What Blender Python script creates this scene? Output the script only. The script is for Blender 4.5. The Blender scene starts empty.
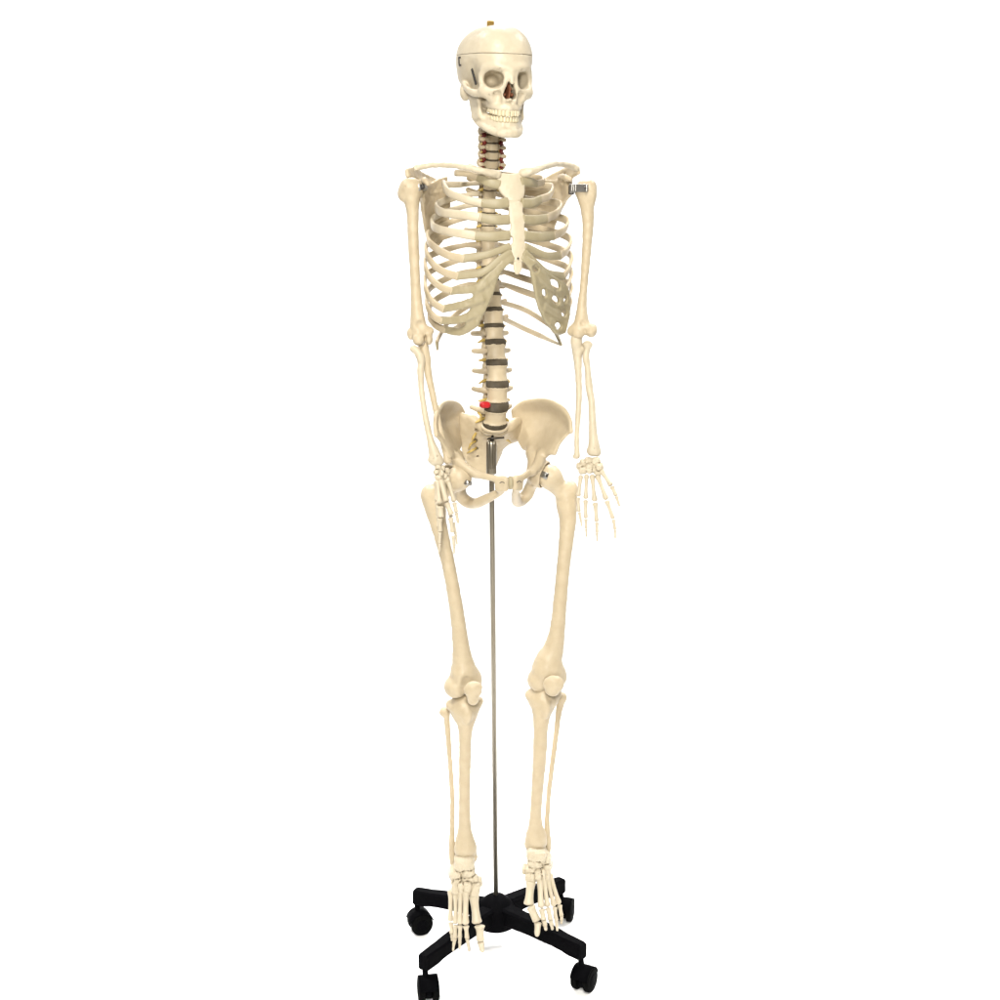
import bpy, math, random
import numpy as np
from mathutils import Matrix, Vector

random.seed(3); np.random.seed(3)
scene = bpy.context.scene
COL = scene.collection

# ------------------------------------------------------------------ camera
CAM_D, CAM_H, PITCH, FPX = 2.585, 1.40, math.radians(10.0), 1375.0
CP = np.array([0.0, -CAM_D, CAM_H])
FW = np.array([0, math.cos(PITCH), -math.sin(PITCH)])
UP = np.array([0, math.sin(PITCH), math.cos(PITCH)])
RT = np.array([1.0, 0, 0])

def ray(px, py):
    return FW * FPX + RT * (px - 500.0) + UP * (500.0 - py)

def P(px, py, d=0.0):
    """real position measured from the photo: d metres in front of the pole's plane"""
    r = ray(px, py)
    return CP + r * ((-d - CP[1]) / r[1])

def PB(px, py, b, psi):
    """same, b metres forward in the frame of a body turned by psi degrees"""
    a = math.radians(psi)
    F = np.array([math.sin(a), -math.cos(a), 0.0])
    r = ray(px, py)
    return CP + r * ((b - CP @ F) / (r @ F))

def PZ(px, py, z):
    r = ray(px, py)
    return CP + r * ((z - CP[2]) / r[2])

def mpp(p):
    return float((np.asarray(p) - CP) @ FW) / FPX

def catmull(pts, step=0.002):
    """dense Catmull-Rom through rows of pts (any width), about one row per step metres"""
    pts = np.asarray(pts, float)
    n = len(pts)
    if n == 2:
        m = max(2, int(np.linalg.norm(pts[1, :3] - pts[0, :3]) / step) + 1)
        t = np.linspace(0, 1, m)[:, None]
        return pts[0] * (1 - t) + pts[1] * t
    ext = np.vstack([2 * pts[0] - pts[1], pts, 2 * pts[-1] - pts[-2]])
    out = []
    for i in range(n - 1):
        p0, p1, p2, p3 = ext[i:i + 4]
        m = max(2, int(np.linalg.norm(p2[:3] - p1[:3]) / step) + 1)
        t = np.linspace(0, 1, m, endpoint=False)[:, None]
        # centripetal-ish tension
        out.append(0.5 * ((2 * p1) + (p2 - p0) * t + (2 * p0 - 5 * p1 + 4 * p2 - p3) * t ** 2
                          + (3 * p1 - p0 - 3 * p2 + p3) * t ** 3))
    out.append(pts[-1:])
    return np.vstack(out)

# ------------------------------------------------------------------ distance-field modelling
class SDF:
    def __init__(s, lo, hi, h):
        s.lo = np.asarray(lo, float) - 3 * h
        s.h = h
        s.n = np.ceil((np.asarray(hi, float) + 3 * h - s.lo) / h).astype(int) + 1
        s.ax = [s.lo[i] + h * np.arange(s.n[i]) for i in range(3)]
        s.f = np.full(tuple(s.n), 0.05, np.float32)

    def box(s, lo, hi):
        a = np.clip(np.floor((np.asarray(lo) - s.lo) / s.h).astype(int), 0, s.n)
        b = np.clip(np.ceil((np.asarray(hi) - s.lo) / s.h).astype(int) + 1, 0, s.n)
        sl = tuple(slice(a[i], b[i]) for i in range(3))
        X = s.ax[0][sl[0]][:, None, None]; Y = s.ax[1][sl[1]][None, :, None]; Z = s.ax[2][sl[2]][None, None, :]
        return sl, X, Y, Z

    def _merge(s, sl, g, k, cut):
        cur = s.f[sl]
        if cut:
            g = -g
            if k > 0:
                hh = np.maximum(k - np.abs(cur - g), 0) / k
                s.f[sl] = np.maximum(cur, g) + hh * hh * k * 0.25
            else:
                s.f[sl] = np.maximum(cur, g)
        else:
            if k > 0:
                hh = np.maximum(k - np.abs(cur - g), 0) / k
                s.f[sl] = np.minimum(cur, g) - hh * hh * k * 0.25
            else:
                s.f[sl] = np.minimum(cur, g)

    def ball(s, pts, r, k=0.003, cut=False):
        pts = np.atleast_2d(np.asarray(pts, float))[:, :3]
        r = np.broadcast_to(np.asarray(r, float), (len(pts),))
        m = k + 3 * s.h
        lo = (pts - r[:, None]).min(0) - m; hi = (pts + r[:, None]).max(0) + m
        sl, X, Y, Z = s.box(lo, hi)
        if 0 in [q.stop - q.start for q in sl]:
            return s
        tmp = SDF.__new__(SDF); tmp.h = s.h
        tmp.lo = np.array([s.ax[i][sl[i]][0] for i in range(3)])
        tmp.ax = [s.ax[i][sl[i]] for i in range(3)]
        tmp.n = np.array([len(a) for a in tmp.ax])
        tmp.f = np.full(tuple(tmp.n), 0.05, np.float32)
        for p, rr in zip(pts, r):
            q, x, y, z = tmp.box(p - rr - m, p + rr + m)
            g = np.sqrt((x - p[0]) ** 2 + (y - p[1]) ** 2 + (z - p[2]) ** 2) - rr
            tmp.f[q] = np.minimum(tmp.f[q], g)
        s._merge(sl, tmp.f, k, cut)
        return s

    def stroke(s, rows, k=0.004, cut=False):
        """rows of x,y,z,r smoothed into a tapering rod"""
        rows = np.asarray(rows, float)
        d = catmull(rows, max(0.0008, 0.2 * rows[:, 3].min()))
        return s.ball(d[:, :3], np.maximum(d[:, 3], 0.0008), k, cut)

    def sheet(s, grid, rad, k=0.004):
        """grid [rows][cols] of points, rad same shape: a plate of varying thickness"""
        g = np.concatenate([np.asarray(grid, float), np.asarray(rad, float)[..., None]], -1)
        st = max(0.0010, 0.30 * np.asarray(rad).min())
        cols = [catmull(g[i], st) for i in range(len(g))]
        m = max(len(c) for c in cols)
        rs = []
        for c in cols:
            t = np.linspace(0, len(c) - 1, m); i = np.minimum(t.astype(int), len(c) - 2); w = (t - i)[:, None]
            rs.append(c[i] * (1 - w) + c[i + 1] * w)
        rs = np.array(rs)
        pts = []
        for j in range(m):
            pts.append(catmull(rs[:, j], st))
        a = np.vstack(pts)
        return s.ball(a[:, :3], a[:, 3], k)

    def ell(s, c, r, R=None, k=0.004, cut=False):
        c = np.asarray(c, float); r = np.asarray(r, float)
        m = r.max() + k + 3 * s.h
        sl, X, Y, Z = s.box(c - m, c + m)
        x, y, z = X - c[0], Y - c[1], Z - c[2]
        if R is not None:
            x, y, z = (R[0][0] * x + R[0][1] * y + R[0][2] * z, R[1][0] * x + R[1][1] * y + R[1][2] * z,
                       R[2][0] * x + R[2][1] * y + R[2][2] * z)
        k0 = np.sqrt((x / r[0]) ** 2 + (y / r[1]) ** 2 + (z / r[2]) ** 2)
        k1 = np.sqrt((x / r[0] ** 2) ** 2 + (y / r[1] ** 2) ** 2 + (z / r[2] ** 2) ** 2)
        g = k0 * (k0 - 1) / np.maximum(k1, 1e-6)
        s._merge(sl, g, k, cut)
        return s

    def rbox(s, c, half, R=None, rr=0.002, k=0.002, cut=False):
        c = np.asarray(c, float); half = np.asarray(half, float)
        m = np.linalg.norm(half) + k + 3 * s.h
        sl, X, Y, Z = s.box(c - m, c + m)
        x, y, z = X - c[0], Y - c[1], Z - c[2]
        if R is not None:
            x, y, z = (R[0][0] * x + R[0][1] * y + R[0][2] * z, R[1][0] * x + R[1][1] * y + R[1][2] * z,
                       R[2][0] * x + R[2][1] * y + R[2][2] * z)
        qx, qy, qz = np.abs(x) - half[0] + rr, np.abs(y) - half[1] + rr, np.abs(z) - half[2] + rr
        o = np.sqrt(np.maximum(qx, 0) ** 2 + np.maximum(qy, 0) ** 2 + np.maximum(qz, 0) ** 2)
        g = o + np.minimum(np.maximum(qx, np.maximum(qy, qz)), 0) - rr
        s._merge(sl, g, k, cut)
        return s

    def rough(s, amp, scale, seed=0):
        """slow lumps, so cast surfaces are not perfectly smooth"""
        rs = np.random.RandomState(seed)
        X = s.ax[0][:, None, None]; Y = s.ax[1][None, :, None]; Z = s.ax[2][None, None, :]
        n = 0
        for o in range(5):
            v = rs.normal(size=3); v /= np.linalg.norm(v); ph = rs.uniform(0, 6.28)
            q = 6.283 / scale * (0.7 + 0.35 * o)
            n = n + np.sin(q * (v[0] * X + v[1] * Y + v[2] * Z) + ph)
        s.f += (amp * 0.3 * n).astype(np.float32)
        n = 0
        for o in range(10):
            v = rs.normal(size=3); v /= np.linalg.norm(v); ph = rs.uniform(0, 6.28)
            q = 6.283 / (scale * 0.33) * (0.6 + 0.1 * o)
            n = n + np.sin(q * (v[0] * X + v[1] * Y + v[2] * Z) + ph)
        s.f += (amp * 0.13 * n).astype(np.float32)
        return s

    def soften(s, n=1):
        for _ in range(n):
            for ax in range(3):
                a = np.moveaxis(s.f, ax, 0)
                b = a.copy(); b[1:-1] = .25 * a[:-2] + .5 * a[1:-1] + .25 * a[2:]
                s.f = np.moveaxis(b, 0, ax)
        return s

    def mesh(s, f=None):
        f = s.f if f is None else f
        ins = f < 0
        nx, ny, nz = f.shape
        cnt = np.zeros((nx - 1, ny - 1, nz - 1), np.int8)
        for i in (0, 1):
            for j in (0, 1):
                for k in (0, 1):
                    cnt += ins[i:nx - 1 + i, j:ny - 1 + j, k:nz - 1 + k]
        act = (cnt > 0) & (cnt < 8)
        c = np.argwhere(act)
        idx = np.full(act.shape, -1, np.int64); idx[act] = np.arange(len(c))
        cor = [(i, j, k) for i in (0, 1) for j in (0, 1) for k in (0, 1)]
        val = {q: f[c[:, 0] + q[0], c[:, 1] + q[1], c[:, 2] + q[2]].astype(float) for q in cor}
        acc = np.zeros((len(c), 3)); num = np.zeros(len(c))
        for a in cor:
            for ax in range(3):
                if a[ax] == 0:
                    b = list(a); b[ax] = 1; b = tuple(b)
                    va, vb = val[a], val[b]
                    m = (va < 0) != (vb < 0)
                    t = np.where(m, va / np.where(m, va - vb, 1), 0)
                    p = np.tile(np.array(a, float), (len(c), 1)); p[:, ax] += t
                    acc += p * m[:, None]; num += m
        v = s.lo + s.h * (c + acc / num[:, None])
        quads = []
        for ax in range(3):
            sl0 = [slice(None)] * 3; sl1 = [slice(None)] * 3
            sl0[ax] = slice(0, -1); sl1[ax] = slice(1, None)
            A = ins[tuple(sl0)]; B = ins[tuple(sl1)]
            e = np.argwhere(A != B)
            o1, o2 = (ax + 1) % 3, (ax + 2) % 3
            e = e[(e[:, o1] > 0) & (e[:, o2] > 0) & (e[:, o1] < f.shape[o1] - 1) & (e[:, o2] < f.shape[o2] - 1)]
            if not len(e):
                continue
            inside_first = A[e[:, 0], e[:, 1], e[:, 2]]
            def cell(d1, d2):
                q = e.copy(); q[:, o1] -= d1; q[:, o2] -= d2
                return idx[q[:, 0], q[:, 1], q[:, 2]]
            Q = np.stack([cell(1, 1), cell(0, 1), cell(0, 0), cell(1, 0)], 1)
            Q[~inside_first] = Q[~inside_first][:, ::-1]
            quads.append(Q)
        return v, np.vstack(quads)

# ------------------------------------------------------------------ objects
def new_obj(name, v, faces, mat, parent=None, label=None, flat=False):
    """one mesh object; origin at its middle, parented by plain offsets"""
    v = np.asarray(v, float)
    c = (v.min(0) + v.max(0)) / 2
    me = bpy.data.meshes.new(name)
    if isinstance(faces, np.ndarray) and faces.ndim == 2:
        nf, w = faces.shape
        me.vertices.add(len(v)); me.vertices.foreach_set('co', (v - c).astype(np.float32).ravel())
        me.loops.add(nf * w); me.loops.foreach_set('vertex_index', faces.astype(np.int32).ravel())
        me.polygons.add(nf)
        me.polygons.foreach_set('loop_start', (np.arange(nf) * w).astype(np.int32))
        me.update(calc_edges=True); me.validate()
    else:
        me.from_pydata([tuple(q) for q in (v - c)], [], [tuple(int(i) for i in q) for q in faces])
        me.update()
    if name != 'studio_backdrop':
        tri = [np.asarray(p) for p in ([faces[:, [0, 1, 2]], faces[:, [0, 2, 3]]] if isinstance(faces, np.ndarray) else
                                       [[(q[0], q[i], q[i + 1]) for q in faces for i in range(1, len(q) - 1)]])]
        w = v - c
        if sum(np.einsum('ij,ij->', w[t[:, 0]], np.cross(w[t[:, 1]], w[t[:, 2]])) for t in tri) < 0:
            me.flip_normals()
    if not flat:
        me.polygons.foreach_set('use_smooth', np.ones(len(me.polygons), bool))
    me.materials.append(mat)
    o = bpy.data.objects.new(name, me)
    COL.objects.link(o)
    if parent is not None:
        o.parent = parent
        w = parent.get('_w')
        base = np.array(WPOS[parent.name])
    else:
        base = np.zeros(3)
    o.location = Vector(c - base)
    WPOS[o.name] = tuple(c)
    if label:
        o['label'] = label
    return o

WPOS = {}

def empty(name, loc, label, cat):
    o = bpy.data.objects.new(name, None)
    COL.objects.link(o); o.location = loc
    o.empty_display_size = 0.1
    o['label'] = label; o['category'] = cat
    WPOS[o.name] = tuple(loc)
    return o

def frame_axis(t):
    t = t / np.linalg.norm(t)
    a = np.array([0, 0, 1.0]) if abs(t[2]) < 0.9 else np.array([1.0, 0, 0])
    u = np.cross(a, t); u /= np.linalg.norm(u)
    return t, u, np.cross(t, u)

def rings_mesh(rings):
    """list of (m,3) rings -> quads with end fans"""
    m = len(rings[0]); v = np.vstack(rings); faces = []
    for i in range(len(rings) - 1):
        for j in range(m):
            a = i * m + j; b = i * m + (j + 1) % m
            faces.append((a, b, b + m, a + m))
    faces.append(tuple(range(m - 1, -1, -1)))
    faces.append(tuple(range((len(rings) - 1) * m, len(rings) * m)))
    return v, faces

def lathe_between(p0, p1, prof, m=20):
    """profile of (t 0..1, radius) turned about the line p0-p1"""
    p0, p1 = np.asarray(p0, float), np.asarray(p1, float)
    t, u, w = frame_axis(p1 - p0)
    a = np.linspace(0, 2 * math.pi, m, endpoint=False)
    return rings_mesh([p0 + (p1 - p0) * q + r * (np.cos(a)[:, None] * u + np.sin(a)[:, None] * w) for q, r in prof])

def tube(pts, r, m=10, step=0.003):
    pts = np.asarray(pts, float)
    if pts.shape[1] == 3:
        pts = np.hstack([pts, np.full((len(pts), 1), r)])
    c = catmull(pts, step)
    rings = []
    a = np.linspace(0, 2 * math.pi, m, endpoint=False)
    T = np.gradient(c[:, :3], axis=0)
    t, u, w = frame_axis(T[0])
    for i in range(len(c)):
        t = T[i] / (np.linalg.norm(T[i]) + 1e-12)
        u = u - t * (u @ t); u /= np.linalg.norm(u); w = np.cross(t, u)
        rings.append(c[i, :3] + c[i, 3] * (np.cos(a)[:, None] * u + np.sin(a)[:, None] * w))
    return rings_mesh(rings)

def join(*vf):
    V, F, o = [], [], 0
    for v, f in vf:
        V.append(v); F += [tuple(int(i) + o for i in q) for q in f]; o += len(v)
    return np.vstack(V), F

# ------------------------------------------------------------------ materials
def mat_bone(name, c1, c2, rough=0.5, bump=0.25, speck=None, spec=0.35, scale=60):
    m = bpy.data.materials.new(name); m.use_nodes = True
    nt = m.node_tree; N = nt.nodes; L = nt.links
    b = N['Principled BSDF']
    tc = N.new('ShaderNodeTexCoord')
    n1 = N.new('ShaderNodeTexNoise'); n1.inputs['Scale'].default_value = scale; n1.inputs['Detail'].default_value = 5
    n2 = N.new('ShaderNodeTexNoise'); n2.inputs['Scale'].default_value = scale * 9; n2.inputs['Detail'].default_value = 3
    L.new(tc.outputs['Object'], n1.inputs['Vector']); L.new(tc.outputs['Object'], n2.inputs['Vector'])
    r = N.new('ShaderNodeValToRGB')
    r.color_ramp.elements[0].position = 0.32; r.color_ramp.elements[0].color = (*c1, 1)
    r.color_ramp.elements[1].position = 0.68; r.color_ramp.elements[1].color = (*c2, 1)
    L.new(n1.outputs['Fac'], r.inputs['Fac'])
    out = r.outputs['Color']
    if speck:
        r2 = N.new('ShaderNodeValToRGB')
        r2.color_ramp.elements[0].position = 0.66; r2.color_ramp.elements[0].color = (0, 0, 0, 1)
        r2.color_ramp.elements[1].position = 0.74; r2.color_ramp.elements[1].color = (.55, .55, .55, 1)
        L.new(n2.outputs['Fac'], r2.inputs['Fac'])
        mx = N.new('ShaderNodeMixRGB'); mx.inputs['Color2'].default_value = (*speck, 1)
        L.new(r2.outputs['Color'], mx.inputs['Fac']); L.new(out, mx.inputs['Color1'])
        out = mx.outputs['Color']
    L.new(out, b.inputs['Base Color'])
    b.inputs['Roughness'].default_value = rough
    b.inputs['Specular IOR Level'].default_value = spec
    if bump:
        bp = N.new('ShaderNodeBump'); bp.inputs['Strength'].default_value = bump; bp.inputs['Distance'].default_value = 0.002
        ad = N.new('ShaderNodeMath'); ad.operation = 'ADD'
        ml = N.new('ShaderNodeMath'); ml.operation = 'MULTIPLY'; ml.inputs[1].default_value = 0.35
        L.new(n2.outputs['Fac'], ml.inputs[0]); L.new(ml.outputs[0], ad.inputs[0]); L.new(n1.outputs['Fac'], ad.inputs[1])
        L.new(ad.outputs[0], bp.inputs['Height']); L.new(bp.outputs['Normal'], b.inputs['Normal'])
    return m

BONE = mat_bone('ivory_plastic', (0.408, 0.333, 0.222), (0.446, 0.369, 0.252), 0.4, 0.45, (0.34, 0.26, 0.15), 0.35)
PALE = mat_bone('pale_plastic', (0.445, 0.382, 0.277), (0.485, 0.422, 0.310), 0.4, 0.35, (0.38, 0.30, 0.19), 0.35)
TOOTH = mat_bone('tooth_enamel', (0.50, 0.43, 0.28), (0.54, 0.475, 0.325), 0.3, 0.05, None, 0.5)
CART = mat_bone('cartilage_plastic', (0.268, 0.226, 0.135), (0.300, 0.256, 0.160), 0.45, 0.2, (0.27, 0.205, 0.09))
DISC = mat_bone('disc_rubber', (0.045, 0.035, 0.021), (0.07, 0.055, 0.034), 0.6, 0.1, None, 0.25)
NERVE = mat_bone('nerve_yellow', (0.36, 0.245, 0.06), (0.44, 0.32, 0.10), 0.5, 0.1, None)
ARTERY = mat_bone('artery_red', (0.09, 0.007, 0.005), (0.14, 0.012, 0.008), 0.4, 0.1, None)
REDSLIP = mat_bone('slipped_disc_red', (0.34, 0.005, 0.008), (0.40, 0.009, 0.011), 0.4, 0.05, None)
NASAL = mat_bone('nasal_brown', (0.16, 0.055, 0.026), (0.25, 0.10, 0.05), 0.5, 0.2, None, scale=150)

def mat_metal(name, c, rough, metallic=1.0):
    m = bpy.data.materials.new(name); m.use_nodes = True
    nt = m.node_tree; N = nt.nodes; L = nt.links
    b = N['Principled BSDF']
    tc = N.new('ShaderNodeTexCoord'); n = N.new('ShaderNodeTexNoise'); n.inputs['Scale'].default_value = 14
    L.new(tc.outputs['Object'], n.inputs['Vector'])
    mr = N.new('ShaderNodeMapRange'); mr.inputs['To Min'].default_value = rough * 0.85; mr.inputs['To Max'].default_value = rough * 1.15
    L.new(n.outputs['Fac'], mr.inputs['Value']); L.new(mr.outputs['Result'], b.inputs['Roughness'])
    b.inputs['Base Color'].default_value = (*c, 1); b.inputs['Metallic'].default_value = metallic
    return m

CHROME = mat_metal('chromed_steel', (0.215, 0.192, 0.15), 0.32, 0.85)
STEEL = mat_metal('dull_steel', (0.30, 0.29, 0.27), 0.38)
BRASS = mat_metal('brass', (0.50, 0.32, 0.09), 0.4, 0.7)
BLACK = mat_metal('black_plastic', (0.002, 0.002, 0.0025), 0.6, 0.0)
TYRE = mat_metal('black_rubber', (0.003, 0.003, 0.003), 0.6, 0.0)
for _m in (BLACK, TYRE):
    _m.node_tree.nodes['Principled BSDF'].inputs['Specular IOR Level'].default_value = 0.012
GUNMETAL = mat_metal('gunmetal', (0.035, 0.032, 0.03), 0.5, 0.2)
DARKS = mat_metal('blackened_steel', (0.06, 0.055, 0.05), 0.4)

# ------------------------------------------------------------------ things
SK = empty('anatomical_skeleton', (0, 0, 0),
           'life size ivory plastic human skeleton model hanging on a steel pole', 'skeleton')
ST = empty('rolling_stand', (0, 0, 0),
           'black four armed rolling stand with casters and thin steel pole', 'stand')

def relax(v, q, n):
    i = np.concatenate([q[:, 0], q[:, 1], q[:, 2], q[:, 3]]); j = np.concatenate([q[:, 1], q[:, 2], q[:, 3], q[:, 0]])
    a = np.concatenate([i, j]); b = np.concatenate([j, i])
    w = np.maximum(np.bincount(a, minlength=len(v)), 1)[:, None]
    v = v.copy()
    for k in range(n):
        for lam in (.55, -.57):
            m = np.stack([np.bincount(a, v[b, c], minlength=len(v)) for c in range(3)], 1) / w
            v += lam * (m - v)
    return v

def put(sd, name, mat, parent=None, label=None, f=None, M=None):
    v, q = sd.mesh(f)
    v = relax(v, q, {'teeth': 0, 'skull': 2, 'skullcap': 2, 'hand': 1, 'foot': 1}.get(name, 4))
    if M is not None:
        v = v @ np.array(M[0]).T + M[1]
    return new_obj(name, v, q, mat, SK if parent is None else parent, label)

def mm(*a):
    return np.array(a, float) * 0.001

# ================================================================== SKULL (head frame: x to image right, y forward, z up)
def both(rows):
    rows = np.asarray(rows, float)
    m = rows.copy(); m[:, 0] *= -1
    return rows, m

def strokes2(s, rows, k=4, cut=False):
    for r in both(rows):
        s.stroke(r * 0.001, k * 0.001, cut)

def ell2(s, c, r, k=4, cut=False, yaw=0, pitch=0):
    for sg in (1, -1):
        a = math.radians(yaw * sg); e = math.radians(pitch)
        R = (Matrix.Rotation(a, 3, 'Z') @ Matrix.Rotation(e, 3, 'X')).transposed()
        s.ell(mm(c[0] * sg, c[1], c[2]), mm(*r), [list(q) for q in R], k * 0.001, cut)

HEAD_YAW, HEAD_PITCH, HEAD_ROLL = 18.8, 4.0, 0.0
HO = P(495.3, 80.5, 0.03)
_ya = math.radians(HEAD_YAW)
HF = np.array([math.sin(_ya), -math.cos(_ya), 0]); HX = np.array([math.cos(_ya), math.sin(_ya), 0]); HZ = np.array([0, 0, 1.0])
_p = math.radians(HEAD_PITCH)
HF2 = HF * math.cos(_p) - HZ * math.sin(_p); HZ2 = HF * math.sin(_p) + HZ * math.cos(_p)
HM = (np.stack([HX, HF2, HZ2], 1), HO)
def HW(x, y, z):
    return HM[0] @ mm(x, y, z) + HM[1]

def build_skull():
    s = SDF(mm(-76, -92, -66), mm(76, 100, 102), 0.00115)
    k = 0.001
    s.ell(mm(0, -16, 34), mm(64.5, 70, 56.5), None, 0)
    s.ell(mm(0, 26, 36), mm(53.5, 57, 54), None, 22 * k)
    s.ell(mm(0, 46, 28), mm(45, 37, 36), None, 14 * k)
    s.ell(mm(0, -30, 8), mm(57, 52, 38), None, 16 * k)
    ell2(s, (19, -14, 42), (42, 60, 44), 12)
    ell2(s, (15, 28, 42), (35, 48, 43), 12)
    # temporal walls narrowing behind the orbits
    ell2(s, (68, 40, -2), (17, 24, 30), 14, True)
    # base
    s.ell(mm(0, 14, -14), mm(44, 46, 24), None, 10 * k)
    s.ell(mm(0, -45, -20), mm(40, 32, 16), None, 10 * k)
    ell2(s, (50, -18, -20), (10, 14, 17), 7)
    FX = 0.885
    for sg in (1, -1):
        s.ell(mm(sg * 32, 44, -4), mm(13.5, 17, 19), None, 6 * k)
    # brow and rims
    strokes2(s, [(0.0, 83, 13, 7), (14.2, 82, 18, 6.5), (29.2, 75.5, 20, 6), (40.2, 63, 15, 5.2), (44.4, 56, 4, 5), (43.5, 57, -10, 5), (40.7, 60, -19, 6)], 7)
    strokes2(s, [(40.7, 60, -20, 6.5), (31.0, 72, -21.5, 5.5), (19.5, 77.5, -18, 5), (11.2, 79.5, -7, 4.2), (8.8, 82, 6, 5)], 6)
    ell2(s, (37.5, 61, -22), (11, 11, 12), 7)
    # zygomatic arch
    strokes2(s, [(39.8, 61, -22, 7), (48.7, 47, -24, 5), (54.9, 28, -20, 4), (57.1, 10, -14, 3.6), (54.9, -6, -9, 4.5), (48.7, -16, -6, 6)], 5)
    strokes2(s, [(42.5, 58, -27, 5), (51.3, 41, -28, 3.4), (56.2, 22, -23, 3.2), (57.1, 4, -16, 3.2)], 4)
    # nose bones
    s.stroke(np.array([(0.0, 82, 12, 7), (0.0, 85, 3, 5.5), (0.0, 90, -5, 4.2), (0.0, 93, -9, 2.6)]) * k, 4 * k)
    strokes2(s, [(6.2, 82, 6, 5), (8.8, 83, -4, 4.2), (11.9, 80, -14, 4.8), (13.3, 77, -26, 6), (9.7, 78, -37, 6)], 5)
    # upper jaw
    s.ell(mm(0, 50, -34), mm(30, 30, 20), None, 8 * k)
    s.ell(mm(0, 18, -32), mm(28, 22, 24), None, 6 * k)
    strokes2(s, [(28, 24, -26, 7), (30, 20, -40, 6), (29, 17, -52, 4.5)], 5)
    ell2(s, (21, 62, -28), (15, 14, 17), 8)
    strokes2(s, [(25, 30, -38, 8), (26, 21, -44, 7.5)], 4)
    arch = [(25, 28, -39, 7.5), (25, 44, -43, 7.5), (22, 61, -47, 7), (13.5, 75, -50, 6.2), (0, 80, -51, 6.2)]
    strokes2(s, arch, 6)
    s.ball(mm(0, 84, -35.5), 3.2 * k, 4 * k)
    ell2(s, (22, 79, -32), (6.5, 6, 9), 8, True)
    # sockets
    for sg in (1, -1):
        Rm = (Matrix.Rotation(math.radians(-11 * sg), 3, 'Z') @ Matrix.Rotation(math.radians(-12 * sg), 3, 'Y')).transposed()
        s.rbox(mm(sg * 26.8, 74, -2.6), mm(15.2, 21, 14.0), [list(w) for w in Rm], .0105, .002, True)
        s.ell(mm(sg * 22.5, 50, -3), mm(12.5, 27, 10.5), [list(w) for w in Rm], .010, True)
    ell2(s, (23, 50, -3), (9, 15, 8), 4, True, yaw=-16)
    # nasal opening
    s.ball(np.array([(0, 96 - q, -15) for q in range(0, 34, 2)]) * k, 4.4 * k, 2 * k, True)
    for sg in (1, -1):
        s.ball(np.array([(sg * 3.6, 94 - q, -22.5) for q in range(0, 36, 2)]) * k, 6.6 * k, 1.5 * k, True)
        s.ball(np.array([(sg * 5.4, 94 - q, -28.5) for q in range(0, 36, 2)]) * k, 6.8 * k, 1.5 * k, True)
    # clefts at the back of the sockets
    strokes2(s, [(20, 38, 3, 2.4), (22, 36, -4, 3), (25, 40, -9, 2.6), (30, 54, -13, 2.0)], 1, True)
    # small openings for nerves
    ell2(s, (25.5, 77, -25), (1.7, 6, 1.5), 1, True)
    ell2(s, (20, 81, 16), (1.5, 5, 1.2), 1, True)
    strokes2(s, [(14, 22, -28, 7), (17, 18, -38, 5), (18, 17, -44, 4)], 6)
    ell2(s, (59, -9, -13), (8, 3.2, 3.4), 1.5, True)
    # faint seams of the cheek bone and the temple
    strokes2(s, [(43.5, 62, -12, .7), (37, 71, -24, .8), (34, 72, -32, .8)], 0.6, True)
    strokes2(s, [(54, 34, 36, .7), (58, 10, 34, .7), (62, -14, 30, .7), (61, -40, 20, .7)], 0.6, True)
    s.rough(0.00022, 0.03, 4)
    # saw cut round the cap
    X = s.ax[0][:, None, None]; Y = s.ax[1][None, :, None]; Z = s.ax[2][None, None, :]
    pl = (Z - 0.0415 + 0.01 * Y) + 0 * X
    lower = np.maximum(s.f, pl + 0.00022)
    upper = np.maximum(s.f, -pl + 0.00026)
    sk = put(s, 'skull', PALE, None, None, lower, HM)
    put(s, 'skullcap', PALE, sk, None, upper, HM)
    return sk

SKULL = build_skull()

def arch_xy(t, w, d, y0):
    """dental arch: t in -1..1"""
    a = t * math.pi / 2 * 1.0
    return w * math.sin(a) , y0 + d * math.cos(a) ** 0.9 if math.cos(a) > 0 else y0

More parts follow.
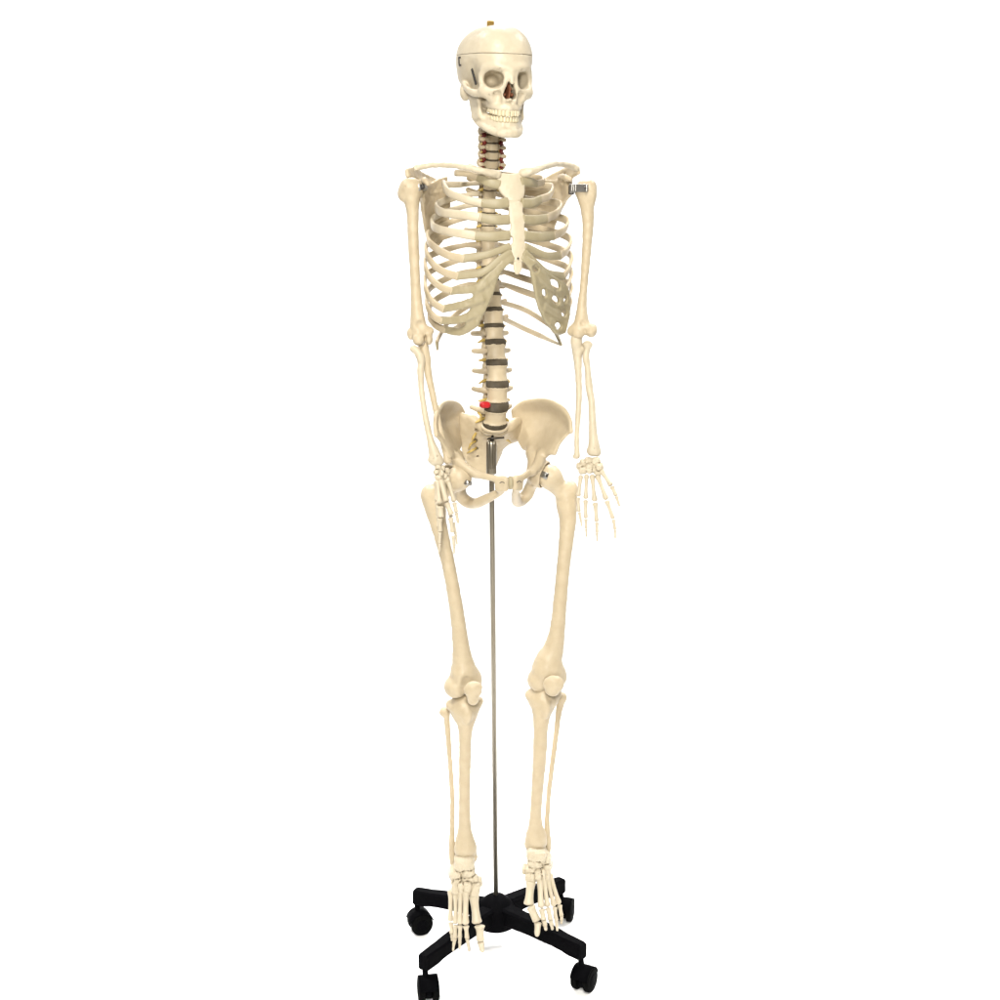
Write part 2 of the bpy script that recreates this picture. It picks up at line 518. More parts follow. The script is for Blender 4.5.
def teeth(parent, zroot, ztip, w, d, y0, widths, name, rise=9.0):
    pts = []
    N = 400
    ts = np.linspace(-1, 1, N)
    xy = np.array([(w * math.copysign(abs(math.sin(t * math.pi / 2)) ** 0.85, t), y0 + d * max(0, math.cos(t * math.pi / 2)) ** 0.75) for t in ts])
    seg = np.r_[0, np.cumsum(np.linalg.norm(np.diff(xy, axis=0), axis=1))]
    mid = seg[-1] / 2
    lo = mm(-w - 9, y0 - 9, min(zroot, ztip) - 5); hi = mm(w + 9, y0 + d + 9, max(zroot, ztip) + 5 + rise)
    s = SDF(lo, hi, 0.0007)
    for sg in (1, -1):
        o = 0
        for i, (wd, dep, ln) in enumerate(widths):
            c = mid + sg * (o + wd / 2); o += wd
            if c < 0 or c > seg[-1]:
                continue
            x = np.interp(c, seg, xy[:, 0]); y = np.interp(c, seg, xy[:, 1])
            x2 = np.interp(min(c + 1, seg[-1]), seg, xy[:, 0]); y2 = np.interp(min(c + 1, seg[-1]), seg, xy[:, 1])
            x1 = np.interp(max(c - 1, 0), seg, xy[:, 0]); y1 = np.interp(max(c - 1, 0), seg, xy[:, 1])
            a = math.atan2(y2 - y1, x2 - x1)
            zt = zroot + (ztip - zroot) * ln
            up = rise * (1 - (y - y0) / d) ** 1.3
            R = [[math.cos(a), math.sin(a), 0], [-math.sin(a), math.cos(a), 0], [0, 0, 1]]
            s.rbox(mm(x, y, (zroot + zt) / 2 + up), mm(wd * 0.455, dep, abs(zt - zroot) / 2), R, min(wd * 0.455, dep) * 0.0007, 0.0)
    return put(s, name, TOOTH, parent, None, None, HM)

UPW = [(8.4, 2.6, 1.0), (6.6, 2.5, .93), (7.6, 3.2, 1.0), (6.8, 3.6, .9), (6.6, 3.8, .88), (9.6, 4.4, .85), (9, 4.4, .8)]
LOW = [(5.4, 2.5, 1.0), (5.8, 2.5, 1.0), (6.8, 3.2, 1.04), (6.8, 3.6, .95), (7, 3.8, .9), (10.5, 4.4, .85), (10, 4.4, .82)]
teeth(SKULL, -54.0, -64.8, 26, 56, 28, UPW, 'teeth')

def build_mandible():
    s = SDF(mm(-62, -14, -108), mm(62, 98, -14), 0.00115)
    k = 0.001
    low = [(0.0, 83, -92.5, 6), (12.6, 81, -93, 6), (24.3, 67, -90, 6), (33.3, 45, -82, 5.5), (38, 24, -75, 4.8), (41.5, 11, -66, 4)]
    mid = [(0.0, 80, -85, 5.2), (12.6, 77, -85, 5.2), (22.5, 64, -85, 5.2), (30.6, 45, -77, 5.2), (36.9, 25, -68, 4.6), (41, 12, -58, 3.6)]
    top = [(0.0, 78, -77, 5), (11.7, 74, -77, 5), (19.8, 61, -75, 5.3), (25.2, 45, -67.5, 5.5), (31.5, 28, -57, 5), (38.5, 18, -51, 3.4)]
    for sg in (1, -1):
        g = np.array([low, mid, top], float); g[..., 0] *= sg; g *= k
        s.sheet(g[..., :3], g[..., 3], 3 * k)
        rm = np.array([[(42, 9, -62, 4), (41, 23, -67, 4), (38, 37, -65, 4.2)],
                       [(44, 5, -48, 3.6), (42, 19, -50, 3.2), (39.5, 34, -50, 3.8)],
                       [(46, 2, -32, 3.8), (43.5, 15, -37, 2.8), (41, 31, -34, 3.4)],
                       [(47, 0, -22, 4.4), (45, 8, -30, 2.8), (42, 29, -23, 2.8)]], float)
        rm[..., 0] *= sg; rm *= k
        s.sheet(rm[..., :3], rm[..., 3], 4 * k)
        s.stroke(np.array([(sg * 41.5, -2, -19, 4.2), (sg * 50, -2, -19, 4.2)]) * k, 3 * k)
        s.stroke(np.array([(sg * 38.7, 34, -62, 4), (sg * 31.5, 41, -70, 4)]) * k, 4 * k)
        s.stroke(np.array([(sg * 30, 24, -60, 5), (sg * 27, 20, -52, 6), (sg * 26, 18, -44, 6)]) * k, 4 * k)
    s.ell(mm(0, 86, -89.5), mm(14, 5.5, 7.5), None, 8 * k)
    ell2(s, (13.5, 81, -93), (8, 5, 4.5), 6)
    s.ell(mm(0, 88, -79), mm(13, 4, 4.5), None, 6 * k, True)
    ell2(s, (23.5, 73, -83), (1.6, 5, 1.4), 1, True)
    s.rough(0.0004, 0.02, 7)
    return put(s, 'mandible', PALE, None, None, None, HM)

MAND = build_mandible()
teeth(MAND, -74.5, -64.2, 24.8, 54, 27, LOW, 'teeth')

# nasal septum and shells inside the nose
def build_nose():
    s = SDF(mm(-13, 44, -38), mm(13, 84, -4), 0.0008)
    g = np.array([[(0, 50, -8), (0, 72, -9), (0, 80, -12)], [(0.6, 50, -20), (0.8, 72, -20), (1, 79, -22)], [(0, 50, -33), (0, 72, -33), (0, 78, -33)]]) * .001
    s.sheet(g, np.full((3, 3), 0.0009), 0.001)
    for sg in (1, -1):
        s.ell(mm(sg * 7, 66, -27), mm(3.6, 10, 4), None, .002)
        s.ell(mm(sg * 6, 62, -17), mm(3, 9, 3.4), None, .002)
    s.ell(mm(0, 52, -22), mm(13, 5, 15), None, .002)
    put(s, 'nasal_septum', NASAL, SKULL, None, None, HM)
build_nose()

# brass bolt through the crown, spring and latch at the temple
def skull_fittings():
    top = HW(-1, -31, 88.6)
    new_obj('washer', *lathe_between(top - HZ2 * .006, top + HZ2 * .0022, [(0, .0088), (0.9, .0088), (1, .008)], 24), DARKS, SKULL)
    b0 = top + HZ2 * .0022
    new_obj('bolt', *lathe_between(b0, b0 + HZ2 * .0130, [(0, .0068), (.1, .0076), (.9, .0076), (1, .0064)], 6), BRASS, SKULL, None, True)
    # spring: a fine coil on the temple
    a, b = P(472.2, 68.5, 0.0), P(477.0, 85.5, 0.0)
    return a, b
SPA, SPB = skull_fittings()

# ================================================================== SPINE
PSI = 17.0    # turn of the chest
PSP = 15.0    # turn of the pelvis
def axes(psi):
    a = math.radians(psi)
    return np.array([math.cos(a), math.sin(a), 0]), np.array([math.sin(a), -math.cos(a), 0]), np.array([0, 0, 1.0])
L_, F_, Z_ = axes(PSI)

# name, photo centre x, upper and lower edge y, forward b, half width px, tilt
VERT = [
    ('c', 491.5, 113.5, 118.5, -.012, 7.2, 4), ('c', 492, 119.5, 126.3, -.010, 6.0, 4), ('c', 492.3, 127.7, 134.3, -.006, 6.2, 4),
    ('c', 492.6, 135.7, 142.4, -.006, 6.3, 6), ('c', 492.6, 143.7, 150.6, -.010, 6.4, 8), ('c', 492.6, 152.0, 159.0, -.016, 6.6, 12),
    ('c', 492.0, 160.4, 167.8, -.024, 7.0, 15),
    ('t', 491.3, 169.2, 178.2, -.034, 7.2, 14), ('t', 490.4, 179.6, 189.4, -.044, 7.2, 11), ('t', 489.6, 190.7, 200.3, -.052, 7.2, 9),
    ('t', 489.0, 201.7, 212.0, -.058, 7.3, 6), ('t', 488.6, 213.6, 225.0, -.062, 7.5, 3), ('t', 488.4, 226.8, 239.0, -.063, 7.8, 0),
    ('t', 488.6, 240.8, 253.0, -.062, 8.2, -3), ('t', 489.2, 254.8, 266.0, -.059, 8.6, -5), ('t', 490.2, 268.0, 279.0, -.054, 9.0, -7),
    ('t', 491.4, 281.2, 292.6, -.048, 9.4, -8), ('t', 492.6, 296.4, 307.4, -.040, 9.9, -8), ('t', 493.6, 312.0, 323.6, -.032, 10.5, -8),
    ('l', 494.8, 328.4, 339.0, -.024, 10.9, -8), ('l', 496.2, 345.0, 358.8, -.016, 11.4, -6), ('l', 497.2, 366.0, 380.2, -.008, 12.0, -2),
    ('l', 497.4, 387.2, 401.0, -.002, 12.6, 6), ('l', 495.6, 409.8, 422.6, -.004, 13.2, 17)]

def vertebra(kind, px, y0, y1, b, hw, tilt, idx):
    psi = PSI if idx < 19 else PSI + (PSP - PSI) * (idx - 18) / 6
    l, fo, z = axes(psi)
    c = PB(px, (y0 + y1) / 2, b, psi); m = mpp(c)
    H = ((y1 - y0) + {'c': .2, 't': .5, 'l': 1.1}[kind]) * m * 1.03; rx = hw * m
    ry = rx * {'c': 0.78, 't': 0.92, 'l': 0.74}[kind]
    t = math.radians(tilt)
    f2 = fo * math.cos(t) - z * math.sin(t); z2 = fo * math.sin(t) + z * math.cos(t)
    M = (np.stack([l, f2, z2], 1), c)
    ext = {'c': 1.0, 't': 1.0, 'l': 1.0}[kind]
    W = rx + {'c': .016, 't': .026, 'l': .026}[kind]
    back = ry + {'c': .042, 't': .05, 'l': .05}[kind]
    s = SDF((-W - .006, -back - .006, -H / 2 - .034), (W + .006, ry + .008, H / 2 + .016), 0.0014)
    X = s.ax[0][:, None, None]; Y = s.ax[1][None, :, None]; Zg = s.ax[2][None, None, :]
    u = np.clip(Zg / (H / 2), -1, 1)
    waist = {'c': .08, 't': .12, 'l': .20}[kind]
    lip = 1 - waist * (1 - u ** 4)
    yy = Y
    rad = (np.sqrt((X / rx) ** 2 + (yy / ry) ** 2 + 0 * Zg) - lip) * min(rx, ry)
    dz = np.abs(Zg) - H / 2
    k = 0.0022
    hh = np.maximum(k - np.abs(rad - dz), 0) / k
    g = np.maximum(rad, dz) + hh * hh * k * .25
    s.f = np.minimum(s.f, g.astype(np.float32))
    p = lambda *a: list(a)
    if kind == 'c':
        for sg in (1, -1):
            s.stroke([p(sg * rx * .7, -ry * .3, 0, .0035), p(sg * (rx + .006), -ry * .15, -.001, .0036), p(sg * (rx + .0105), .002, -.001, .0036)], .003)
            s.ell((sg * (rx + .0065), .0035, 0), (.0048, .003, .0034), None, .002)
            s.stroke([p(sg * rx * .8, -ry * .7, .001, .0036), p(sg * (rx + .006), -ry - .006, 0, .0045), p(sg * rx * .7, -ry - .016, -.002, .0035), p(0, -ry - .023, -.004, .004)], .003)
            s.ell((sg * (rx + .006), -ry - .007, 0), (.0055, .0055, .0085), None, .003)
        s.stroke([p(0, -ry - .02, -.003, .004), p(0, -ry - .034, -.01, .0035)], .003)
    elif kind == 't':
        for sg in (1, -1):
            s.stroke([p(sg * rx * .72, -ry * .8, .003, .004), p(sg * rx * .8, -ry - .010, .002, .005), p(sg * rx * .4, -ry - .02, 0, .004), p(0, -ry - .024, -.002, .004)], .003)
            s.stroke([p(sg * rx * .85, -ry - .010, .002, .005), p(sg * (rx + .008), -ry - .018, .004, .004), p(sg * (rx + .018), -ry - .024, .006, .0052)], .004)
            s.ell((sg * rx * .8, -ry - .010, .006), (.005, .005, .010), None, .003)
            s.ell((sg * rx * .8, -ry - .011, -.009), (.0045, .005, .008), None, .003)
        s.stroke([p(0, -ry - .022, -.002, .0042), p(0, -ry - .034, -.014, .0036), p(0, -ry - .044, -.030, .0032)], .003)
    else:
        for sg in (1, -1):
            s.stroke([p(sg * rx * .7, -ry * .8, .003, .005), p(sg * rx * .75, -ry - .010, .002, .006), p(sg * rx * .4, -ry - .02, -.002, .005), p(0, -ry - .025, -.003, .005)], .004)
            s.stroke([p(sg * rx * .8, -ry - .004, .003, .005), p(sg * (rx + .005), -ry - .012, .003, .0052), p(sg * (rx + .013), -ry - .019, .004, .0046)], .004)
            s.ell((sg * rx * .68, -ry - .012, .010), (.006, .0065, .011), None, .004)
            s.ell((sg * rx * .6, -ry - .015, -.013), (.0055, .006, .011), None, .004)
        g3 = np.array([[(0, -ry - .022, .004), (0, -ry - .044, .002)], [(0, -ry - .022, -.008), (0, -ry - .046, -.012)]])
        s.sheet(g3, np.full((2, 2), .0034), .003)
    s.rough(0.0002, 0.02, idx)
    o = put(s, 'vertebra', BONE, None, None, None, M)
    return o, M, rx, ry, H

VB = [vertebra(*q, i) for i, q in enumerate(VERT)]

def disc(i):
    (_, M0, rx0, ry0, H0), (_, M1, rx1, ry1, H1) = VB[i], VB[i + 1]
    a0 = M0[1] - M0[0][:, 2] * (H0 / 2 - .0012); a1 = M1[1] + M1[0][:, 2] * (H1 / 2 - .0012)
    ang = np.linspace(0, 2 * math.pi, 40, endpoint=False)
    rings = []
    for t, sc in ((0, .90), (.25, .955), (.5, .97), (.75, .955), (1, .90)):
        c = a0 * (1 - t) + a1 * t; M = M0[0] * (1 - t) + M1[0] * t
        rx = (rx0 * (1 - t) + rx1 * t) * sc; ry = (ry0 * (1 - t) + ry1 * t) * sc
        rings.append(c + np.cos(ang)[:, None] * rx * M[:, 0] + np.sin(ang)[:, None] * ry * M[:, 1])
    v, f = rings_mesh(rings)
    return new_obj('intervertebral_disc', v, f, DISC, SK)
DISCS = [disc(i) for i in range(1, 23)]

# spinal nerves and the neck arteries
def nerves():
    for i in range(2, 24):
        o, M, rx, ry, H = VB[i]
        kind = VERT[i][0]
        for sg in (1, -1):
            q = lambda x, y, z: M[0] @ np.array([sg * x, y, z]) + M[1]
            r = .0026 if kind == 'c' else .0030
            if kind == 'c':
                pts = [q(rx * .6, -ry - .003, -H * .55), q(rx + .005, -ry * .5, -H * .6), q(rx + .0095, -ry * .2, -H * .75)]
            elif kind == 't':
                pts = [q(rx * .5, -ry - .004, -H * .5), q(rx * 1.0, -ry * .7, -H * .55), q(rx + .007, -ry * .8, -H * .62)]
            else:
                pts = [q(rx * .5, -ry - .004, -H * .45), q(rx + .001, -ry * .8, -H * .5), q(rx + (.010 if sg < 0 else .005), -ry * .75, -H * .52 - .004 * (i % 2))]
            v, f = tube([(*pts[0], r), (*pts[1], r), (*pts[2], r * .5)], r, 8)
            new_obj('nerve_root', v, f, NERVE, o)
    for sg in (1, -1):
        pts = []
        for i in range(1, 7):
            o, M, rx, ry, H = VB[i]
            for z in (H * .5, 0, -H * .5):
                wob = .0026 if z == 0 else -.0015
                pts.append(M[0] @ np.array([sg * (rx + .0055 + wob), -ry * .15 + (.003 if z else 0), z]) + M[1])
        v, f = tube(pts, .0034, 10)
        new_obj('vertebral_artery', v, f, ARTERY, SK)
nerves()

# red slipped disc between the two lowest lumbar vertebrae
def slip():
    s_c = PB(484.2, 404.8, .012, PSP)
    m = mpp(s_c)
    s = SDF(s_c - .022, s_c + .022, .0009)
    l, fo, z = axes(PSP)
    s.rbox(s_c + l * .6 * m, (5.2 * m, 5.4 * m, 3.2 * m), [l, fo, z], 2.9 * m, 0)
    put(s, 'slipped_disc', REDSLIP, None, 'bright red slipped disc bulging between lumbar vertebrae')
slip()

# ================================================================== SACRUM
def build_sacrum():
    q = lambda x, y, b: PB(x, y, b, PSP)
    pts_all = [q(458, 405, -.09), q(528, 480, .04), q(470, 400, 0), q(500, 485, -.10)]
    lo = np.min(pts_all, 0) - .01; hi = np.max(pts_all, 0) + .01
    s = SDF(lo, hi, .0015)
    m = mpp(q(493, 440, -.02))
    # five fused bodies as a curved plate with wings
    rows = [
        [(462.5, 416, -.050, 7), (473, 420, -.040, 10), (485, 428, -.030, 14), (496, 430, -.026, 15), (507, 428, -.036, 14), (516, 422, -.052, 10), (520, 422, -.062, 7)],
        [(463, 430, -.056, 7), (474, 434, -.046, 9), (485, 438, -.040, 11), (494, 439, -.037, 12), (504, 438, -.045, 11), (514, 436, -.058, 9), (519, 437, -.066, 7)],
        [(464, 446, -.064, 6), (475, 448, -.058, 8), (484, 449, -.052, 9), (492, 450, -.050, 10), (498, 449, -.054, 9), (501, 446, -.062, 7), (504, 443, -.068, 6)],
        [(466.5, 457, -.066, 6), (477.5, 461, -.062, 7), (485, 462, -.060, 8), (490, 463, -.059, 8), (494, 462, -.061, 7), (497, 459, -.066, 5), (499, 455, -.070, 5)],
        [(472.5, 466.5, -.066, 5), (481.5, 471, -.060, 5), (487, 472, -.059, 6), (489, 472, -.059, 6), (491, 471, -.060, 5), (493, 469, -.063, 4), (495, 465, -.066, 4)]]
    g = np.array([[q(x, y, b) for (x, y, b, r) in R] for R in rows]); rad = np.array([[r * .5 * m for (_, _, _, r) in R] for R in rows])
    s.sheet(g, rad, .003)
    # S1 upper plate, tilted forward
    _, M5, rx5, ry5, H5 = VB[23]
    l, fo, z = axes(PSP); t = math.radians(32)
    f2 = fo * math.cos(t) - z * math.sin(t); z2 = fo * math.sin(t) + z * math.cos(t)
    c = M5[1] - M5[0][:, 2] * (H5 / 2) - z2 * .0092 + fo * .001
    for dz, sc in ((0, 1.0), (-.008, .97), (-.016, .86), (-.024, .7)):
        a = np.linspace(0, 2 * math.pi, 60, endpoint=False)
        for rr in (0.25, 0.5, 0.75, .9):
            s.ball(c + z2 * dz - fo * (-dz) * .4 + rr * sc * (np.cos(a)[:, None] * rx5 * 1.0 * l + np.sin(a)[:, None] * ry5 * .9 * f2), .0042, .0)
    for (x, y, b) in ((477, 430, -.035), (476, 440, -.045), (477, 448, -.053), (477.5, 455.5, -.06), (507, 432, -.04), (503, 440, -.045)):
        p = q(x, y, b); s.ell(p, np.array([2.0, 3.7, 1.7]) * m, None, .0015, True)
    s.soften(1)
    s.rough(.0004, .018, 11)
    o = put(s, 'sacrum', BONE)
    # lumbosacral disc
    ang = np.linspace(0, 2 * math.pi, 40, endpoint=False)
    a0 = M5[1] - M5[0][:, 2] * (H5 / 2 - .002); a1 = c + z2 * .003
    rings = []
    for tt, sc in ((0, .9), (.3, .96), (.7, .96), (1, .9)):
        cc = a0 * (1 - tt) + a1 * tt
        fr = M5[0][:, 1] * (1 - tt) + f2 * tt
        rings.append(cc + sc * (np.cos(ang)[:, None] * rx5 * l + np.sin(ang)[:, None] * ry5 * fr))
    new_obj('intervertebral_disc', *rings_mesh(rings), DISC, SK)
    for pts in ([(476, 433, -.03), (473.5, 437, -.024), (472, 441, -.028)], [(475.5, 441, -.04), (471, 444, -.034), (468.5, 449, -.045)],
                [(476, 448, -.048), (471, 451, -.04), (467, 453, -.052)], [(478, 412, -.03), (481, 417, -.02), (477, 424, -.03)],
                [(505, 432, -.035), (509, 429, -.03), (512, 428, -.038)], [(502, 440, -.042), (507, 440, -.036), (511, 443, -.05)],
                [(500, 446, -.052), (503, 444, -.046), (506, 445, -.058)]):
        v, f = tube([(*q(*w), .0024) for w in pts[:2]] + [(*q(*pts[2]), .0013)], .002, 8)
        new_obj('nerve_root', v, f, NERVE, o)
    return o
SACRUM = build_sacrum()

# ================================================================== PELVIS
l_, f_, z_ = axes(PSP)
PELV_MID = PB(510.3, 478, .085, PSP)
l2_, f2_, z2_ = axes(12.0)
PELV_BACK = PB(505.0, 470, .08, 12.0)
def mirror(v):
    """the other half: the wings spread a little wider than the pubic bones"""
    v = np.asarray(v, float)
    a = v - 2 * ((v - PELV_MID) @ l_)[..., None] * l_
    b = v - 2 * ((v - PELV_BACK) @ l2_)[..., None] * l2_
    zt, zb = P(530, 450, .03)[2], P(530, 478, .05)[2]
    w = np.clip((zt - v[..., 2]) / (zt - zb), 0, 1); w = w * w * (3 - 2 * w)
    w = (w * np.clip(((v @ F_) - .02) / .05, 0, 1))[..., None]
    return a * w + b * (1 - w)

HIP_L = PB(549.5, 476.5, .030, PSP)
HIP_R = mirror(HIP_L)
HIP_R = P(458.6, 477.5, -HIP_R[1])

def build_hip():
    q = lambda x, y, b: PB(x, y, b, PSP)
    allp = np.array([q(508, 398, -.085), q(576, 398, .1), q(508, 512, .1), q(576, 510, -.05), q(508, 510, -.05)])
    s = SDF(allp.min(0) - .012, allp.max(0) + .012, .0013)
    m = mpp(q(540, 440, 0))
    # iliac wing: crest row ... fossa rows ... pelvic brim row
    crest = [(513, 411, -.072, 4.5), (522, 403.5, -.052, 4.6), (536, 400.5, -.022, 4.6), (550, 401.5, .012, 4.4), (562, 408, .044, 4.4), (569.5, 419, .068, 4.2), (571, 431.5, .080, 4.4)]
    r2 = [(515, 420, -.070, 5), (524, 414, -.056, 2.6), (536, 413, -.034, 2.0), (548, 414, -.006, 2.0), (558, 419, .026, 2.2), (565, 426, .054, 2.8), (569, 432.5, .076, 3.6)]
    r3 = [(518, 431, -.064, 6), (526, 427, -.048, 4), (536, 427, -.026, 2.6), (545, 428, .000, 2.4), (553, 430, .028, 2.8), (560, 433.5, .052, 3.6), (564, 437, .068, 3.6)]
    r4 = [(521, 440, -.056, 7), (527, 440, -.038, 6), (534, 441, -.016, 5), (541, 442, .006, 4.5), (548, 442, .028, 4.5), (554, 443, .048, 4.6), (558, 445, .060, 4)]
    r5 = [(525, 447, -.044, 7), (530, 449, -.026, 7), (535, 452, -.004, 7.5), (541, 453, .016, 8), (546, 453, .034, 7), (551, 452, .050, 5.5), (554.5, 453, .058, 4.6)]
    rows = [crest, r2, r3, r4, r5]
    g = np.array([[q(x, y, b) for (x, y, b, r) in R] for R in rows]); rad = np.array([[r for (_, _, _, r) in R] for R in rows]) * .001
    s.sheet(g, rad, .004)
    # body above the socket, socket
    s.stroke([(*q(531, 453, -.012), .011), (*q(533.5, 461, .010), .0115), (*q(533, 470, .024), .011)], .008)
    s.stroke([(*q(541, 455, .028), .010), (*q(538.5, 463, .040), .0095), (*q(533, 471, .052), .0080)], .008)
    s.ell(HIP_L - l_ * .013 - f_ * .010 + z_ * .004, (.028, .027, .028), None, .008)
    s.ell(HIP_L, (.0258, .0258, .0258), None, .002, True)
    s.ell(HIP_L + l_ * .008 + f_ * .018 - z_ * .008, (.029, .029, .029), None, .002, True)
    s.ell(HIP_L + l_ * .026 + f_ * .036 - z_ * .014, (.037, .037, .036), None, .002, True)
    # pubic bone
    s.stroke([(*q(531.5, 471.5, .046), .0080), (*q(527, 474.5, .060), .0066), (*q(521.5, 477.5, .073), .0060), (*q(515.5, 479, .084), .0066)], .005)
    for zz, rr in ((480.5, .0066), (484.5, .0064), (488, .006)):
        s.stroke([(*q(515.5 - (zz - 480) * .05, zz, .085), rr), (*q(520, zz + .3, .076), rr * .9)], .005)
    # ischium and its ramus
    s.stroke([(*q(536, 478, .014), .0125), (*q(531, 486, -.002), .0115), (*q(527, 494.5, -.012), .0120), (*q(521, 500.5, -.008), .0115), (*q(517, 501.5, .012), .0100), (*q(516, 496, .046), .0085), (*q(515.5, 490, .074), .0062)], .005)
    # spine of ischium
    s.stroke([(*q(532, 480, .004), .008), (*q(529.5, 475, -.012), .006), (*q(527, 472, -.026), .003)], .005)
    # crest thickening
    s.soften(2)
    s.rough(.0002, .045, 21)
    v, f = s.mesh()
    v = relax(v, f, 14)
    new_obj('hip_bone', v, f, BONE, SK)
    new_obj('hip_bone', mirror(v), f[:, ::-1].copy(), BONE, SK)
build_hip()

# symphysis cartilage
def symph():
    c = PB(510.6, 482.8, .083, PSP)
    s = SDF(c - .03, c + .03, .0012)
    s.ell(c, (.0070, .0085, .0130), [l_, f_, z_], 0)
    put(s, 'pubic_cartilage', CART)
    for sg in (1, -1):
        c = PB(510.6, 483.5, .0925, PSP) + l_ * sg * .0165
        a = np.linspace(.3, 2.9, 12)
        pts = [c + math.cos(t) * .0045 * l_ * sg + math.sin(t) * .0035 * z_ for t in a]
        new_obj('wire_loop', *tube(pts, .0007, 6, .001), DARKS, SK)
symph()

# ================================================================== RIBS
AXC = PB(497, 250, 0.005, PSI)   # middle of the chest
def frames(c, hint=None):
    T = np.gradient(c[:, :3], axis=0); T /= np.linalg.norm(T, axis=1)[:, None] + 1e-12
    N = c[:, :3] - AXC; N[:, 2] = N[:, 2] * 0.0
    N = N / (np.linalg.norm(N, axis=1)[:, None] + 1e-9)
    N = N - T * (N * T).sum(1)[:, None]; N /= np.linalg.norm(N, axis=1)[:, None] + 1e-9
    Hh = np.cross(T, N)
    return T, N, Hh

def ribbon(rows, m=16, round_ends=True):
    """rows x,y,z,half height,half thickness"""
    c = catmull(rows, .004)
    T, N, Hh = frames(c)
    a = np.linspace(0, 2 * math.pi, m, endpoint=False)
    ca, sa = np.cos(a), np.sin(a)
    e = 0.72
    sx = np.sign(ca) * np.abs(ca) ** e; sy = np.sign(sa) * np.abs(sa) ** e
    rings = []
    def ring(i, sc, off):
        return c[i, :3] + T[i] * off + sc * (sx[:, None] * c[i, 3] * Hh[i] + sy[:, None] * c[i, 4] * N[i])
    if round_ends:
        rings += [ring(0, .6, -.0012), ring(0, .9, -.0005)]
    rings += [ring(i, 1, 0) for i in range(len(c))]
    if round_ends:
        rings += [ring(-1, .9, .0005), ring(-1, .6, .0012)]
    return rings_mesh(rings)

STB = {1: (.068,), }
# side R is the one on the left of the photo.  lat: outermost point; fr: front points; j: end of the bone; cart: cartilage points
RIBS = {
    ('R', 1): dict(lat=(456, 173, .012), fr=[(466, 173.5, .04)], j=(479, 178, .058), cart=[(490, 183, .070), (500, 185, .074)]),
    ('R', 2): dict(lat=(444, 184, .0), fr=[(448, 192, .035), (464, 199, .066)], j=(483, 203.5, .080), cart=[(497, 204, .088), (508, 202.5, .089)]),
    ('R', 3): dict(lat=(437, 209, .0), fr=[(445, 213, .045), (463, 215, .076)], j=(481, 217.5, .090), cart=[(496, 220, .097), (509, 219.5, .097)]),
    ('R', 4): dict(lat=(432.8, 225.5, .0), fr=[(441, 230, .045), (457, 233, .08)], j=(475, 236, .096), cart=[(493, 236.5, .103), (509.5, 235.5, .103)]),
    ('R', 5): dict(lat=(428.5, 240.5, .0), fr=[(437, 249, .045), (449, 255.5, .076)], j=(464, 259, .096), cart=[(487, 254.5, .108), (510, 246.5, .108)]),
    ('R', 6): dict(lat=(426.2, 252, .0), fr=[(433, 264, .04), (444, 272, .07)], j=(458, 276.5, .092), cart=[(482, 272.5, .110), (499, 260, .113), (511, 252.5, .112)]),
    ('R', 7): dict(lat=(425.2, 266, .0), fr=[(430, 277.5, .034), (440, 286.5, .062)], j=(452, 291.5, .084), cart=[(476, 288, .106), (490, 278, .111), (503, 264, .114), (512, 257, .113)]),
    ('R', 8): dict(lat=(425, 284, -.004), fr=[(428.5, 296, .026), (435, 304, .05)], j=(444.5, 309.5, .070), cart=[(462, 305, .092), (482, 298, .106)]),
    ('R', 9): dict(lat=(426.5, 301, -.006), fr=[(429.5, 311, .02), (435, 317.5, .042)], j=(442.5, 321, .058), cart=[(460, 319.5, .082), (482, 309, .100)]),
    ('R', 10): dict(lat=(429, 315, -.01), fr=[(432, 321.5, .012), (438, 327, .03)], j=(446, 330, .044), cart=[(461, 331.5, .07), (477, 322, .092)]),
    ('L', 1): dict(lat=(540, 178, -.008), fr=[(543, 182, .02)], j=(536, 184, .050), cart=[(530, 182, .064), (521, 182, .074)]),
    ('L', 2): dict(lat=(551.5, 187, -.006), fr=[(549.5, 195.5, .03)], j=(540, 199.5, .062), cart=[(532, 203, .078), (522, 203, .088)]),
    ('L', 3): dict(lat=(559.5, 204, -.006), fr=[(557.5, 212.5, .028)], j=(546.5, 218.5, .068), cart=[(536, 220, .085), (523, 219.5, .097)]),
    ('L', 4): dict(lat=(565.8, 220, -.006), fr=[(564.5, 230, .026)], j=(553.5, 236, .066), cart=[(540, 237, .09), (524, 235.5, .103)]),
    ('L', 5): dict(lat=(568.8, 238, -.006), fr=[(568, 249, .022)], j=(560, 256, .060), cart=[(545, 255.5, .09), (525, 246.5, .108)]),
    ('L', 6): dict(lat=(569.6, 254, -.006), fr=[(569.4, 267, .018)], j=(563.5, 277, .052), cart=[(547, 273, .09), (536, 264, .106), (524, 252.5, .112)]),
    ('L', 7): dict(lat=(569.6, 269, -.006), fr=[(569.6, 281, .014)], j=(565.5, 290, .044), cart=[(551, 285.5, .086), (538, 272, .108), (529, 262, .113), (523, 257, .113)]),
    ('L', 8): dict(lat=(569.4, 284, -.01), fr=[(569.6, 295, .010)], j=(566, 303, .036), cart=[(556, 302, .066), (542, 291, .097)]),
    ('L', 9): dict(lat=(568.6, 298, -.012), fr=[(569, 308, .006)], j=(565.5, 314.5, .028), cart=[(557, 316, .058), (544, 308, .088)]),
    ('L', 10): dict(lat=(566, 312, -.014), fr=[(567, 320, .002)], j=(564, 327, .02), cart=[(559, 331, .048), (550, 322, .076)]),
}
PLATE_PTS = {'R': [], 'L': []}
